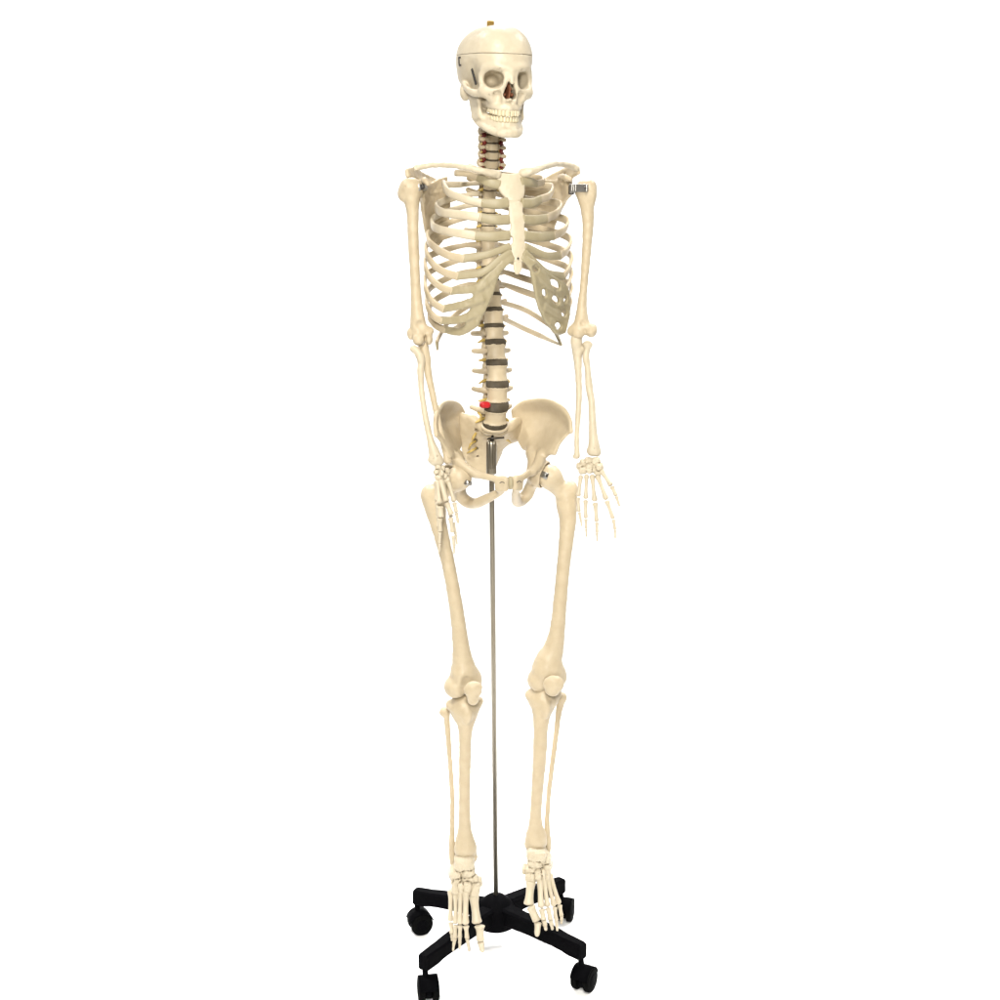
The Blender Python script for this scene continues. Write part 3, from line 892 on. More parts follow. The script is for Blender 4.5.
for (side, n), r in RIBS.items():
    sg = -1 if side == 'R' else 1
    o, M, rx, ry, H = VB[6 + n]
    l, fo, z = M[0][:, 0], F_, Z_
    q = lambda t: PB(t[0], t[1], t[2], PSI)
    head = M[1] + l * sg * (rx * .88) - fo * (ry * .75) + z * (H * .22)
    lat = q(r['lat'])
    out = abs((lat - M[1]) @ L_)
    back = -.040 if n > 1 else -.022
    tub = M[1] + L_ * sg * (rx + .020) + F_ * (-ry - .022) + Z_ * (H * .22 - .002)
    wts = lat[2]
    ang = M[1] + L_ * sg * (out * .52) + F_ * (back - ry * .2)
    pol = M[1] + L_ * sg * (out * .84) + F_ * ((((lat - M[1]) @ F_)) * .28 + back * .62)
    ang[2] = tub[2] + (wts - tub[2]) * .22; pol[2] = tub[2] + (wts - tub[2]) * .58
    if n == 1:
        ctrl = [(head, .0045, .0035), (tub, .0045, .0035), (lat * .4 + tub * .6 + F_ * -.008 + L_ * sg * .006, .0055, .003)]
    else:
        ctrl = [(head, .0050, .0042), (tub, .0046, .0042), (ang, .0062, .0038), (pol, .0064, .0034)]
    hh = {1: .006, 2: .0072, 3: .0076, 4: .0076, 5: .0072, 6: .0069}.get(n, .0066)
    ctrl += [(lat, hh, .0032)] + [(q(t), hh, .0032) for t in r['fr']] + [(q(r['j']), hh + .0004, .0034)]
    rows = np.array([[*p, a, b] for p, a, b in ctrl])
    v, f = ribbon(rows)
    rb = new_obj('rib', v, f, PALE if n in (2, 3, 4) and side == 'R' else BONE, SK)
    prev = q(r['fr'][-1]); j = q(r['j'])
    st = j + (prev - j) / np.linalg.norm(prev - j) * .003
    ch = .0090 if n in (2, 3, 4) else (.0068 if n < 7 else .0074)
    cr = [[*st, hh + .0005, .0036]] + [[*q(t), ch, .0042] for t in r['cart']]
    if n == 1:
        cr = [[*st, .0065, .0036]] + [[*q(t), .0085, .0045] for t in r['cart']]
    if n >= 7:
        PLATE_PTS[side].append(np.array(cr))
    else:
        v, f = ribbon(np.array(cr))
        new_obj('costal_cartilage', v, f, CART, SK)

# floating ribs
for side, pts, tip in (('R', [(465, 308, -.098), (449, 321, -.086), (440, 335, -.056), (436.6, 343, -.036)], (437.4, 349.5, -.026)),
                       ('L', [(524, 309.5, -.092), (543, 320.5, -.084), (555, 329, -.056)], (561.2, 345, -.018))):
    o, M, rx, ry, H = VB[17]; sg = -1 if side == 'R' else 1
    head = M[1] + M[0][:, 0] * sg * rx * .9 - F_ * ry * .6
    rows = [[*head, .0045, .004]] + [[*PB(*p, PSI), .0052, .0032] for p in pts]
    rb = new_obj('rib', *ribbon(np.array(rows)), BONE, SK)
    e = np.array(rows[-1][:3]); pe = np.array(rows[-2][:3])
    st = e + (pe - e) / np.linalg.norm(pe - e) * .003
    new_obj('costal_cartilage', *ribbon(np.array([[*st, .0050, .0034], [*PB(*tip, PSI), .0026, .0022]])), CART, rb)
for side, pts, tip in (('R', [(470, 322, -.088), (458, 326.5, -.085)], (453, 328.5, -.078)),
                       ('L', [(522, 327.6, -.084), (542, 336.6, -.078)], (560, 344.6, -.058))):
    o, M, rx, ry, H = VB[18]; sg = -1 if side == 'R' else 1
    head = M[1] + M[0][:, 0] * sg * rx * .9 - F_ * ry * .6
    rows = [[*head, .0045, .004]] + [[*PB(*p, PSI), .0050, .0032] for p in pts]
    rb = new_obj('rib', *ribbon(np.array(rows)), BONE, SK)
    e = np.array(rows[-1][:3]); pe = np.array(rows[-2][:3])
    st = e + (pe - e) / np.linalg.norm(pe - e) * .003
    new_obj('costal_cartilage', *ribbon(np.array([[*st, .0048, .0034], [*PB(*tip, PSI), .0024, .002]])), PALE, rb)

def build_plate(side):
    inner = {'R': [(503, 263, .113), (497.5, 274, .112), (492, 291, .108), (485, 307, .101), (477, 322.5, .092)],
             'L': [(528.5, 262, .113), (532, 272, .110), (535, 286, .106), (538, 301, .098), (544.5, 317, .084), (555.5, 332, .060)]}[side]
    outer = {'R': [(499, 265, .113), (486, 277, .110), (477, 290, .105), (474, 304, .098), (466, 329, .078)],
             'L': [(534, 262.5, .112), (547, 274, .092), (564.5, 286, .054), (568, 300, .034), (568, 314, .028), (564, 331, .040)]}[side]
    a = np.array([PB(*p, PSI) for p in inner]); b = np.array([PB(*p, PSI) for p in outer])
    allp = np.vstack([a, b] + [p[:, :3] for p in PLATE_PTS[side]])
    s = SDF(allp.min(0) - .012, allp.max(0) + .012, .0013)
    g = np.stack([a, (a + b) / 2, b], 1)
    s.sheet(g, np.full(g.shape[:2], .0042), .003)
    for rows in PLATE_PTS[side]:
        c = catmull(rows, .0016)
        T, N, Hh = frames(c)
        pts, rr = [], []
        for w in np.linspace(-1, 1, 7):
            pts.append(c[:, :3] + Hh * (w * (c[:, 3] - .0034))[:, None]); rr.append(np.full(len(c), .0034))
        s.ball(np.vstack(pts), np.concatenate(rr), .005)
    if side == 'L':
        for (x, y, bb, rx, rz, an) in ((535, 268.6, .108, 3.4, 2.2, -38), (554.5, 284.5, .074, 7.6, 3.2, -33), (544, 293, .092, 2.0, 3.6, 22), (556, 300.2, .070, 5.4, 2.9, -30),
                                       (565, 299, .044, 1.6, 2.4, 0), (563.6, 313, .040, 2.8, 2.8, 0), (557.5, 326, .056, 4.4, 2.6, -15)):
            c = PB(x, y, bb, PSI); m = mpp(c); an = math.radians(an)
            ax = L_ * math.cos(an) + Z_ * math.sin(an); az = -L_ * math.sin(an) + Z_ * math.cos(an)
            s.ell(c, np.array([rx + .6, 16, rz + .6]) * m, [ax, F_, az], .005, True)
    s.soften(1)
    s.rough(.0004, .02, 31)
    put(s, 'costal_cartilage', CART, None, 'fused costal cartilage of the lower ribs')
build_plate('R'); build_plate('L')

# ================================================================== STERNUM
def build_sternum():
    rows = [
        [(498.6, 175, .067, 4), (506, 175.6, .068, 4.4), (513, 175.6, .068, 4.4), (519.5, 174.5, .066, 4)],
        [(498.4, 182, .071, 4), (506, 182, .0725, 4.6), (514, 182, .0725, 4.6), (522, 181, .070, 4)],
        [(501.5, 191, .077, 4), (508, 191, .0785, 4.6), (516, 191, .0785, 4.6), (522.8, 190.5, .076, 4)],
        [(508.5, 199.5, .083, 4), (511.5, 200, .0845, 4.4), (517, 200, .0845, 4.4), (520.8, 199.5, .082, 4)],
        [(509.5, 204, .0865, 3.8), (513, 204, .0875, 4.2), (517, 204, .0875, 4.2), (521.3, 204, .086, 3.8)],
        [(510, 218, .0955, 3.8), (514, 218, .0965, 4.2), (518.5, 218, .0965, 4.2), (522.8, 218, .095, 3.8)],
        [(510.8, 233, .1015, 3.8), (515, 233, .1025, 4.2), (519.5, 233, .1025, 4.2), (524.6, 233, .101, 3.8)],
        [(512, 247, .1065, 3.8), (516, 247, .1075, 4.2), (520, 247, .1075, 4.2), (525, 247, .106, 3.8)],
        [(513.5, 259, .111, 3.8), (517, 261, .112, 4.2), (520, 261, .112, 4.2), (523.5, 259, .111, 3.8)]]
    q = lambda t: PB(t[0], t[1], t[2], PSI)
    g = np.array([[q(t) for t in R] for R in rows]); rad = np.array([[t[3] for t in R] for R in rows]) * .001
    s = SDF(g.reshape(-1, 3).min(0) - .012, g.reshape(-1, 3).max(0) + .03, .0012)
    s.sheet(g[:4], rad[:4], .002)
    s.sheet(g[4:], rad[4:], .002)
    m = mpp(q((515, 220, .1)))
    # scalloped sides where the cartilages meet it
    for (x, y, b) in ((505.8, 211, .092), (507.6, 226, .098), (509.6, 240.5, .104), (525.6, 211, .092), (527, 227, .098), (527.6, 241, .104)):
        s.ell(q((x, y, b)), np.array([3.0, 6, 4.6]) * m, None, .003, True)
    s.ball(q((518, 258.3, .1185)), .0022, .001, True)
    # jugular notch
    s.ell(q((508.5, 169.5, .068)), np.array([6, 8, 4]) * m, None, .003, True)
    s.rough(.0003, .03, 41)
    o = put(s, 'sternum', PALE)
    x = SDF(q((510, 280, .10)) - .02, q((524, 258, .125)) + .02, .0012)
    gx = np.array([[q(t) for t in R] for R in [[(515, 263, .113), (520.5, 263, .113)], [(514.8, 268, .115), (520.5, 268, .115)], [(516, 273.5, .117), (518.5, 273.5, .117)]]])
    x.sheet(gx, np.array([[.003, .003], [.0028, .0028], [.002, .002]]), .002)
    put(x, 'xiphoid_process', PALE, o)
    c = q((518, 258.3, .1168)); new_obj('screw', *lathe_between(c, c + F_ * .0016, [(0, .002), (1, .0018)], 12), DARKS, o)
build_sternum()

# ================================================================== SHOULDER GIRDLE
def clavicle(pts):
    rows = []
    for (x, y, b, w) in pts:
        p = PB(x, y, b, PSI); rows.append([*p, w * mpp(p) / 2])
    rows = np.array(rows)
    s = SDF(rows[:, :3].min(0) - .02, rows[:, :3].max(0) + .02, .0012)
    s.stroke(rows, .003)
    s.rough(.0006, .02, 51)
    return put(s, 'clavicle', PALE)
clavicle([(497, 174.5, .070, 9), (489, 172.5, .076, 7.5), (476, 169.5, .074, 6.4), (460, 166.5, .058, 5.6), (444, 165, .030, 5.4), (430, 165.3, .010, 5.6), (416, 168, .008, 6)])
clavicle([(523.5, 173, .068, 10), (531, 171.5, .074, 8), (541, 168, .066, 6.4), (552, 164.6, .038, 5.6), (562, 164.2, .006, 5.4), (571, 166, -.014, 6), (577, 168.5, -.020, 6)])

def scapula(side):
    q = lambda x, y, b: PB(x, y, b, PSI)
    if side == 'L':
        rows = [[(528, 180, -.112, 3), (540, 180, -.102, 2.2), (551, 181.5, -.086, 2.6), (561, 181, -.064, 5), (567, 183, -.050, 7)],
                [(523.5, 192, -.116, 3), (538, 192, -.108, 1.7), (552, 192, -.092, 1.8), (562, 191, -.072, 4), (568, 192, -.052, 7)],
                [(523, 210, -.118, 2.8), (536, 210, -.110, 1.6), (548, 209, -.098, 1.8), (557, 207, -.084, 3), (562.5, 205, -.074, 4)],
                [(530, 232, -.114, 2.8), (538, 231, -.108, 1.8), (545, 229, -.102, 2), (551, 225, -.096, 3), (555, 222, -.090, 3.6)],
                [(543, 246, -.106, 3), (545.5, 245, -.104, 3), (547, 243.5, -.103, 3), (549, 241, -.101, 3), (550.5, 239, -.100, 3)]]
        spine = [(526, 190, -.120, 3), (540, 183, -.118, 3.4), (553, 175.5, -.104, 3.6), (565, 170, -.076, 4.2), (575, 168.5, -.044, 4.6)]
        acro = [[(566, 171, -.07), (571, 176, -.056)], [(573, 167.5, -.048), (574, 175, -.040)], [(577.5, 168, -.03), (578.5, 172.5, -.022)]]
        cor = [(561, 181, -.058, 6), (561, 177, -.036, 5.5), (566, 177.5, -.012, 5.5), (570, 179.5, -.006, 4.5)]
    else:
        rows = [[(446, 178, -.088, 3), (438, 180, -.078, 2.2), (431, 184, -.062, 2.6), (426, 184, -.044, 5), (423.5, 185.5, -.030, 7)],
                [(448, 190, -.096, 3), (440, 192, -.088, 1.7), (432, 193, -.072, 1.8), (426, 193, -.052, 4), (422.5, 194, -.032, 7)],
                [(449, 209, -.104, 2.8), (441, 210, -.096, 1.6), (433, 210, -.080, 1.8), (427, 209, -.064, 3), (423, 208, -.052, 4)],
                [(446, 232, -.106, 2.8), (440, 232, -.098, 1.8), (434, 231, -.086, 2), (429, 229, -.076, 3), (425.5, 227, -.070, 3.6)],
                [(437, 247, -.098, 3), (434, 247, -.094, 3), (432, 246, -.090, 3), (430, 244, -.086, 3), (428.5, 242, -.084, 3)]]
        spine = [(447, 188, -.106, 3), (438, 182, -.104, 3.4), (428, 177, -.090, 3.6), (418, 172.5, -.058, 4.2), (411, 171, -.024, 4.6)]
        acro = [[(420, 173, -.056), (420, 180, -.046)], [(413, 169.5, -.030), (414, 177, -.024)], [(407, 171, -.006), (408, 176, -.002)]]
        cor = [(426.5, 184, -.036, 6), (424.5, 180, -.014, 5.5), (425, 181, .010, 5.5), (428, 184, .018, 4.5)]
    g = np.array([[q(*t[:3]) for t in R] for R in rows]); rad = np.array([[t[3] for t in R] for R in rows]) * .001
    ag = np.array([[q(*t) for t in R] for R in acro])
    allp = np.vstack([g.reshape(-1, 3), ag.reshape(-1, 3), [q(*t[:3]) for t in spine + cor]])
    s = SDF(allp.min(0) - .012, allp.max(0) + .012, .0013)
    s.sheet(g, np.maximum(rad, .0018), .003)
    s.stroke([[*q(*t[:3]), t[3] * .001] for t in spine], .004)
    # web from blade to spine
    mid = g[1]
    sp = np.array([q(*t[:3]) for t in spine])
    s.sheet(np.stack([mid[:4] , sp[:4]], 0), np.full((2, 4), .0018), .003)
    s.sheet(ag, np.full(ag.shape[:2], .0042), .004)
    s.stroke([[*q(*t[:3]), t[3] * .001] for t in cor], .005)
    sd = 1 if side == 'L' else -1
    gl = (g[0][-1] + g[1][-1]) / 2
    s.ell(gl + L_ * sd * .004, (.008, .012, .017), [L_ , F_, Z_], .006)
    s.ell(gl + L_ * sd * .016 + F_ * .004, (.010, .013, .018), [L_, F_, Z_], .003, True)
    s.soften(1)
    s.rough(.0004, .02, 61)
    return put(s, 'scapula', BONE), gl
SCL, GLL = scapula('L'); SCR, GLR = scapula('R')

# ================================================================== LIMBS
def limb(name, rods, blobs=(), cuts=(), mat=None, h=.0015, rough=.0004, k=.006, seed=0, holes=(), stout=.8):
    """rods: lists of (px, py, d, width px); blobs: (px,py,d, rx,ry,rz in px)"""
    R = []
    for rod in rods:
        R.append(np.array([[*P(x, y, d), (w + stout) * mpp(P(x, y, d)) / 2] for (x, y, d, w) in rod]))
    B = [(P(x, y, d), np.array([a, b, c]) * mpp(P(x, y, d))) for (x, y, d, a, b, c) in blobs]
    pts = np.vstack([r[:, :3] for r in R] + [b[0][None] for b in B])
    mar = max([r[:, 3].max() for r in R] + [b[1].max() for b in B]) + .008
    s = SDF(pts.min(0) - mar, pts.max(0) + mar, h)
    for i, r in enumerate(R):
        s.stroke(r, k if i else .004)
    for c, r in B:
        s.ell(c, r, None, k)
    for (x, y, d, a, b, c, kk) in cuts:
        p = P(x, y, d); s.ell(p, np.array([a, b, c]) * mpp(p), None, kk, True)
    for (x, y, d, a) in holes:
        p = P(x, y, d); s.ball([p + np.array([0, -t, 0]) for t in np.linspace(-.004, .012, 9)], a * mpp(p), .0004, True)
    s.rough(rough, .028, seed)
    return put(s, name, mat or BONE)

# upper arms
HUR = limb('humerus', [[(411, 188, .055, 20), (411.5, 198, .055, 16), (412.5, 210, .055, 12), (413, 230, .055, 10.6), (414.2, 260, .055, 9.6), (415.8, 290, .055, 9.6), (417, 310, .055, 12), (418, 324, .055, 15)],
                       [(412, 332, .054, 8), (420, 331, .054, 12), (429.5, 331, .052, 8)]],
           [(413.5, 189, .052, 9.2, 9.5, 9.2), (403.5, 193.5, .052, 6, 8, 8.5), (407, 187, .06, 6, 7, 6.5),
            (418.5, 339.5, .062, 6.2, 6.5, 6.2), (429, 339, .058, 4, 6, 6), (410.5, 335, .052, 3, 4, 5)],
           [(425.2, 340, .07, 1.3, 8, 6, .002), (420, 325, .070, 5, 4, 4, .006)], seed=71, holes=((405, 186.5, .075, .8), (402.7, 194, .072, .8)))
HUL = limb('humerus', [[(586, 190, .005, 18), (586.5, 199, .005, 16), (587.5, 210, .005, 12.5), (588, 225, .005, 10.5), (587, 245, .004, 8.8), (585.5, 265, .003, 7.8), (583.6, 288, .002, 7.0), (582, 305, .002, 8.6), (581.5, 320, .002, 13)],
                       [(571, 331, .0, 6), (580, 327, .002, 13), (592, 329, .004, 10)]],
           [(583, 190, .004, 8.5, 9, 9.2), (592.3, 193, .008, 4.6, 8, 10), (590, 186, .01, 5.5, 7, 6), (591, 332, .010, 5.2, 6, 5.4), (578, 333.5, .008, 6.6, 6, 5.4), (571.5, 331.5, .0, 3.2, 4, 4)],
           [(585.6, 332, .022, .9, 5, 4.6, .002), (583, 323.5, .018, 3.4, 4, 3, .005), (585.5, 342, .01, 7, 12, 3.8, .003)], seed=72)

# forearms
limb('ulna', [[(423.5, 345, .05, 9), (424.5, 352, .052, 9.5), (426.5, 362, .054, 8), (429, 378, .056, 6.4), (433, 396, .06, 5.8), (437, 415, .064, 5.2), (441.5, 436, .07, 5), (445.5, 453, .074, 5.2), (447.2, 460.5, .075, 6)],
               [(421, 344, .03, 7), (422, 336, .022, 7)]], [(448.5, 461.5, .076, 2.8, 3, 2)], [(421.5, 341, .058, 4, 7, 4.2, .004)], seed=73)
limb('radius', [[(413.5, 348.6, .066, 6.5), (417, 351.5, .067, 7.5), (420.6, 358, .068, 8), (421, 364, .068, 6.6), (420.5, 370, .07, 6.4), (421, 384, .072, 5.2), (423, 402, .078, 5.2), (426.5, 422, .084, 5.4), (430.5, 440, .088, 6.6), (434, 452, .09, 10), (436, 459.5, .09, 12.5)]],
      [(434.5, 460, .09, 6.2, 5, 4), (440.5, 461.5, .088, 3.4, 5, 3.4)], seed=74, holes=((433.6, 458.6, .10, .7), (437.4, 456.6, .10, .7)), mat=PALE)
limb('ulna', [[(576, 337.5, .004, 9.5), (576.5, 343, .002, 11), (577, 350, -.002, 10), (577.5, 359, .0, 8), (578.5, 374, .004, 6), (579, 392, .008, 5.4), (578.3, 412, .014, 5), (577, 432, .02, 4.2), (576.8, 448, .024, 4), (577, 455, .025, 5)],
               [(583, 349, .0, 6), (578, 352, .0, 6)], [(577, 345, -.014, 7), (579, 336, -.024, 7)]], [(576, 457, .025, 3, 3, 2)], [], seed=75, mat=PALE)
limb('radius', [[(587.5, 345.5, .006, 8), (587, 350, .008, 5.4), (586, 357, .010, 6), (587.5, 368, .012, 5.4), (589, 385, .014, 6.4), (591.5, 402, .02, 6.2), (592.5, 420, .026, 6.6), (593.2, 436, .03, 8), (593.8, 446, .031, 11), (594, 450.5, .031, 12)]],
      [(591.5, 451, .031, 4.5, 4.6, 3.6), (597, 452.5, .031, 4, 4.6, 3.8), (587.6, 344.2, .006, 4.6, 4.6, 2.2)], [(592, 458, .03, 7, 6, 2.6, .002)], seed=76, holes=((588.6, 448.6, .042, .8), (594.6, 448.4, .042, .8)), mat=PALE)

def longbone_small(p0, p1, w0, wm, w1, flat=1.0):
    """finger and toe bones: waisted rod with knuckle ends"""
    p0, p1 = np.asarray(p0), np.asarray(p1)
    prof = [(0, .35), (.025, .72), (.08, 1.0), (.16, .95), (.30, .0), (.5, .0), (.70, .0), (.84, .93), (.92, 1.0), (.975, .75), (1, .35)]
    t, u, w = frame_axis(p1 - p0)
    a = np.linspace(0, 2 * math.pi, 12, endpoint=False)
    rings = []
    for q, e in prof:
        we = w0 if q < .5 else w1
        if .29 < q < .71:
            r = wm * (1.0 + .18 * abs(q - .5) * 4 * .6)
        elif q in (.16, .84):
            r = (we + wm) / 2
        else:
            r = we * max(e, .3)
        c = p0 + (p1 - p0) * q
        rings.append(c + r * (np.cos(a)[:, None] * u + np.sin(a)[:, None] * w))
    # one smoothing subdivision along the length
    R2 = [rings[0]]
    for i in range(len(rings) - 1):
        R2 += [(rings[i] + rings[i + 1]) / 2, rings[i + 1]]
    R3 = [R2[0]] + [(R2[i - 1] + 2 * R2[i] + R2[i + 1]) / 4 for i in range(1, len(R2) - 1)] + [R2[-1]]
    return rings_mesh(R3)

FAT = 1.32
def chain(parent, pts, kinds, widths, mat):
    """pts: list of bones ((px,py,d),(px,py,d)); widths px (end0, mid, end1)"""
    for (a, b), kd, (w0, wm, w1) in zip(pts, kinds, widths):
        A, B = P(*a), P(*b); m = mpp(A)
        e = (B - A) / np.linalg.norm(B - A) * .55 * m
        A, B = A - e, B + e
        w0, wm, w1 = w0 * FAT, wm * FAT, w1 * FAT
        new_obj(kd, *longbone_small(A, B, w0 * m / 2, wm * m / 2, w1 * m / 2), mat, parent)

def wrist(name, lumps, mat, seed, grow=1.18):
    L = [(P(x, y, d), np.array([a, b, c]) * mpp(P(x, y, d))) for (x, y, d, a, b, c) in lumps]
    pts = np.array([q[0] for q in L])
    s = SDF(pts.min(0) - .02, pts.max(0) + .02, .0008)
    near = np.full_like(s.f, .05); second = near.copy()
    rs = np.random.RandomState(seed)
    for c, r in L:
        s.f[:] = .05
        e = Matrix.Rotation(rs.uniform(-.25, .25), 3, 'X') @ Matrix.Rotation(rs.uniform(-.25, .25), 3, 'Y')
        s.rbox(c, r * grow, [list(w) for w in e], r.min() * grow * .72, 0)
        second = np.minimum(second, np.maximum(near, s.f)); near = np.minimum(near, s.f)
    hh = np.maximum(.0012 - np.abs(near - (.00035 - (second - near) * .5)), 0) / .0012
    s.f = np.maximum(near, .00035 - (second - near) * .5) + hh * hh * .0012 * .25
    s.rough(.0006, .009, seed)
    return put(s, name, mat)

# hand on the right of the photo, palm hanging open
hl = wrist('hand', [(589.5, 461.3, .034, 3.6, 3.5, 2.8), (595.5, 461.3, .036, 3.4, 3.5, 2.8), (584, 463.3, .032, 3.2, 3.4, 2.8), (580, 466.3, .034, 2.6, 3, 2.4), (583, 469.6, .036, 3.4, 3.4, 2.8),
                    (589.5, 467.8, .037, 3.2, 3.8, 3.8), (595, 468.8, .038, 3, 3.6, 2.8), (599, 466.8, .041, 3, 3.4, 3), (598, 472.1, .040, 2.8, 3, 1.8)], PALE, 81, 1.42)
D = .040
chain(hl, [((601, 470.5, .046), (611, 485.3, .056)), ((611.8, 486.6, .057), (616, 495.5, .062)), ((616.4, 496.8, .063), (619.4, 506, .066))],
      ('metacarpal', 'phalanx', 'phalanx'), ((4.6, 2.8, 4.6), (4.4, 2.6, 3.4), (3.2, 1.9, 1.5)), PALE)
chain(hl, [((597.3, 475, D), (606.2, 499.3, .048)), ((606.8, 501, .049), (613, 518.5, .056)), ((613.4, 520, .056), (615, 529.3, .058)), ((615, 530.5, .058), (615.3, 538, .060))],
      ('metacarpal', 'phalanx', 'phalanx', 'phalanx'), ((5, 2.8, 4.6), (4.4, 2.6, 3.4), (3.4, 2, 2.6), (2.4, 1.5, 1.4)), PALE)
chain(hl, [((592, 475, D), (594.8, 501, .048)), ((595.2, 503, .049), (596.6, 521.5, .056)), ((596.8, 523, .056), (597, 532.3, .059)), ((597, 533.5, .059), (597.2, 541, .060))],
      ('metacarpal', 'phalanx', 'phalanx', 'phalanx'), ((4.8, 2.6, 4.8), (4.6, 2.6, 3.6), (3.4, 2, 2.6), (2.4, 1.5, 1.4)), PALE)
chain(hl, [((586.5, 475, D), (585.7, 498.5, .046)), ((585.6, 500.5, .047), (585.8, 518, .054)), ((585.9, 519.5, .054), (586.2, 528.2, .057)), ((586.3, 529.4, .057), (586.5, 536.5, .058))],
      ('metacarpal', 'phalanx', 'phalanx', 'phalanx'), ((4.2, 2.4, 4.2), (4, 2.4, 3.2), (3.2, 1.9, 2.4), (2.2, 1.4, 1.3)), PALE)
chain(hl, [((581, 475.5, D), (578.2, 496, .044)), ((577.8, 498, .045), (579, 511.5, .050)), ((579.3, 512.8, .050), (580.6, 519, .053)), ((580.8, 520, .053), (581.8, 526, .054))],
      ('metacarpal', 'phalanx', 'phalanx', 'phalanx'), ((4, 2.6, 4.2), (4, 2.4, 3), (3, 1.8, 2.2), (2, 1.3, 1.2)), PALE)

# hand on the left of the photo, seen from its thumb edge
hr = wrist('hand', [(438, 467, .092, 2.8, 3, 2.8), (442, 468.5, .088, 2.6, 3.4, 2.6), (436.8, 472, .094, 2.8, 3, 2.6), (440.5, 473.5, .092, 3.2, 3.6, 3.2), (444.5, 475.5, .086, 2.8, 3.2, 2.6),
                    (438.5, 477.5, .097, 3, 3.2, 2.6), (447, 471, .08, 2.4, 3, 2.6), (447, 480, .084, 2.6, 3, 2.6)], PALE, 82)
chain(hr, [((448.5, 482, .088), (454.2, 501.5, .098)), ((454.4, 503, .099), (456.2, 512, .104)), ((456.4, 513.2, .104), (458.2, 523, .106))],
      ('metacarpal', 'phalanx', 'phalanx'), ((4.4, 3, 4.2), (4, 2.6, 3.2), (3, 2.2, 1.6)), PALE)
chain(hr, [((440.5, 480, .100), (446.3, 501.5, .112)), ((446.8, 503, .113), (451.4, 514.5, .118)), ((450.6, 518, .118), (452.6, 532, .116)), ((453.2, 536.5, .114), (454.2, 545.8, .110)), ((454.2, 546.6, .11), (453.9, 553.5, .106))],
      ('metacarpal', 'phalanx', 'phalanx', 'phalanx', 'phalanx'), ((5.8, 4, 5.4), (5, 3.6, 5), (4.6, 2.8, 3.8), (3.4, 2.2, 2.6), (2.4, 1.5, 1.4)), PALE)
chain(hr, [((437.4, 480.5, .102), (439.6, 503.5, .116)), ((440, 506.5, .117), (440.8, 517, .12)), ((440, 518.5, .12), (440.2, 531, .118)), ((440, 532.5, .118), (439.6, 542.5, .113)), ((439.5, 543.5, .113), (438.8, 553.5, .108))],
      ('metacarpal', 'phalanx', 'phalanx', 'phalanx', 'phalanx'), ((4.6, 3, 5.4), (6, 4.6, 5.6), (4.4, 2.8, 3.8), (3.2, 2.1, 2.6), (2.4, 1.5, 1.4)), PALE)
chain(hr, [((443, 480, .086), (447, 502, .094)), ((447.4, 504, .095), (451.2, 517, .100)), ((453.5, 523, .1), (455.5, 534, .1)), ((455.7, 535, .1), (457, 544, .096))],
      ('metacarpal', 'phalanx', 'phalanx', 'phalanx'), ((4.2, 2.6, 4.2), (4, 2.6, 3.4), (3.4, 2.1, 2.6), (2.4, 1.5, 1.4)), PALE)
chain(hr, [((436, 481, .088), (436.8, 500.5, .092)), ((437, 502.5, .092), (438, 515.5, .098)), ((438.2, 517, .098), (437.6, 526, .1))],
      ('metacarpal', 'phalanx', 'phalanx'), ((3.8, 2.4, 3.8), (3.6, 2.3, 3), (2.8, 1.8, 1.6)), PALE)

# thighs
def dfy(p):
    return -p[1]
dL, dR = dfy(HIP_L), dfy(HIP_R)
limb('femur', [[(459, 477.5, dR, 20), (450, 485, dR - .002, 18), (441, 491, dR - .004, 19), (434.5, 503, dR - .002, 19)],
               [(435, 501, .040, 15), (435, 509, .044, 19), (438.5, 524, .050, 16), (444, 546, .056, 13.6), (449.5, 570, .062, 12.6), (454.5, 597, .066, 12.8), (458.5, 625, .068, 14), (461.2, 648, .068, 16.4), (462, 656, .067, 18.5), (463.2, 664, .066, 21.5), (463.6, 672, .064, 26)]],
     [(459.5, 478, dR, 12, 12.2, 12.2), (429.6, 495.5, .040, 9.0, 9.5, 11.4), (440, 511, .036, 5, 6, 7), (455.5, 686.5, .066, 11.4, 14, 11.6), (471, 680, .058, 11, 14, 13), (463.5, 676, .078, 10, 8, 11)],
     [(466, 700, .05, 4, 14, 9, .004), (466.5, 688, .094, 5, 5, 12, .008)], seed=91, k=.009)
limb('femur', [[(550, 477, dL, 20), (558, 487, dL - .002, 17), (566, 494, dL - .003, 17)],
               [(568, 489, .000, 14), (566.5, 503, .004, 20), (567.8, 520, .010, 16), (566.2, 540, .016, 14), (563, 570, .024, 12.6), (560.2, 600, .03, 12.8), (557.3, 630, .034, 14.8), (553, 650, .034, 20), (549, 660, .034, 25.5), (547.6, 669, .033, 31)]],
     [(549.8, 477, dL, 12, 12.2, 12.2), (571, 489, -.004, 6.5, 9, 8.5), (538.5, 680, .028, 11.2, 14, 11.6), (556.5, 676, .024, 10.4, 14, 12), (549, 674, .044, 11, 8, 10)],
     [(547, 694, .02, 4, 14, 8, .004), (550, 688, .062, 6, 5, 10, .008)], seed=92, k=.009)

def kneecap(x, y, d, lumps, seed):
    return limb('patella', [[(x - 1, y - 3, d, 8), (x, y + 4, d, 7)]], lumps, seed=seed, h=.0012, k=.006, mat=BONE)
kneecap(472.5, 691, .100, [(473, 690, .100, 9.2, 5.2, 8.4), (473, 699, .098, 6, 4.4, 6.5), (474.5, 686.5, .101, 7, 4.5, 4)], 93)
kneecap(553.5, 685, .068, [(553.5, 684, .068, 10.6, 5.4, 9), (552.5, 690.5, .067, 7, 4.6, 6)], 94)

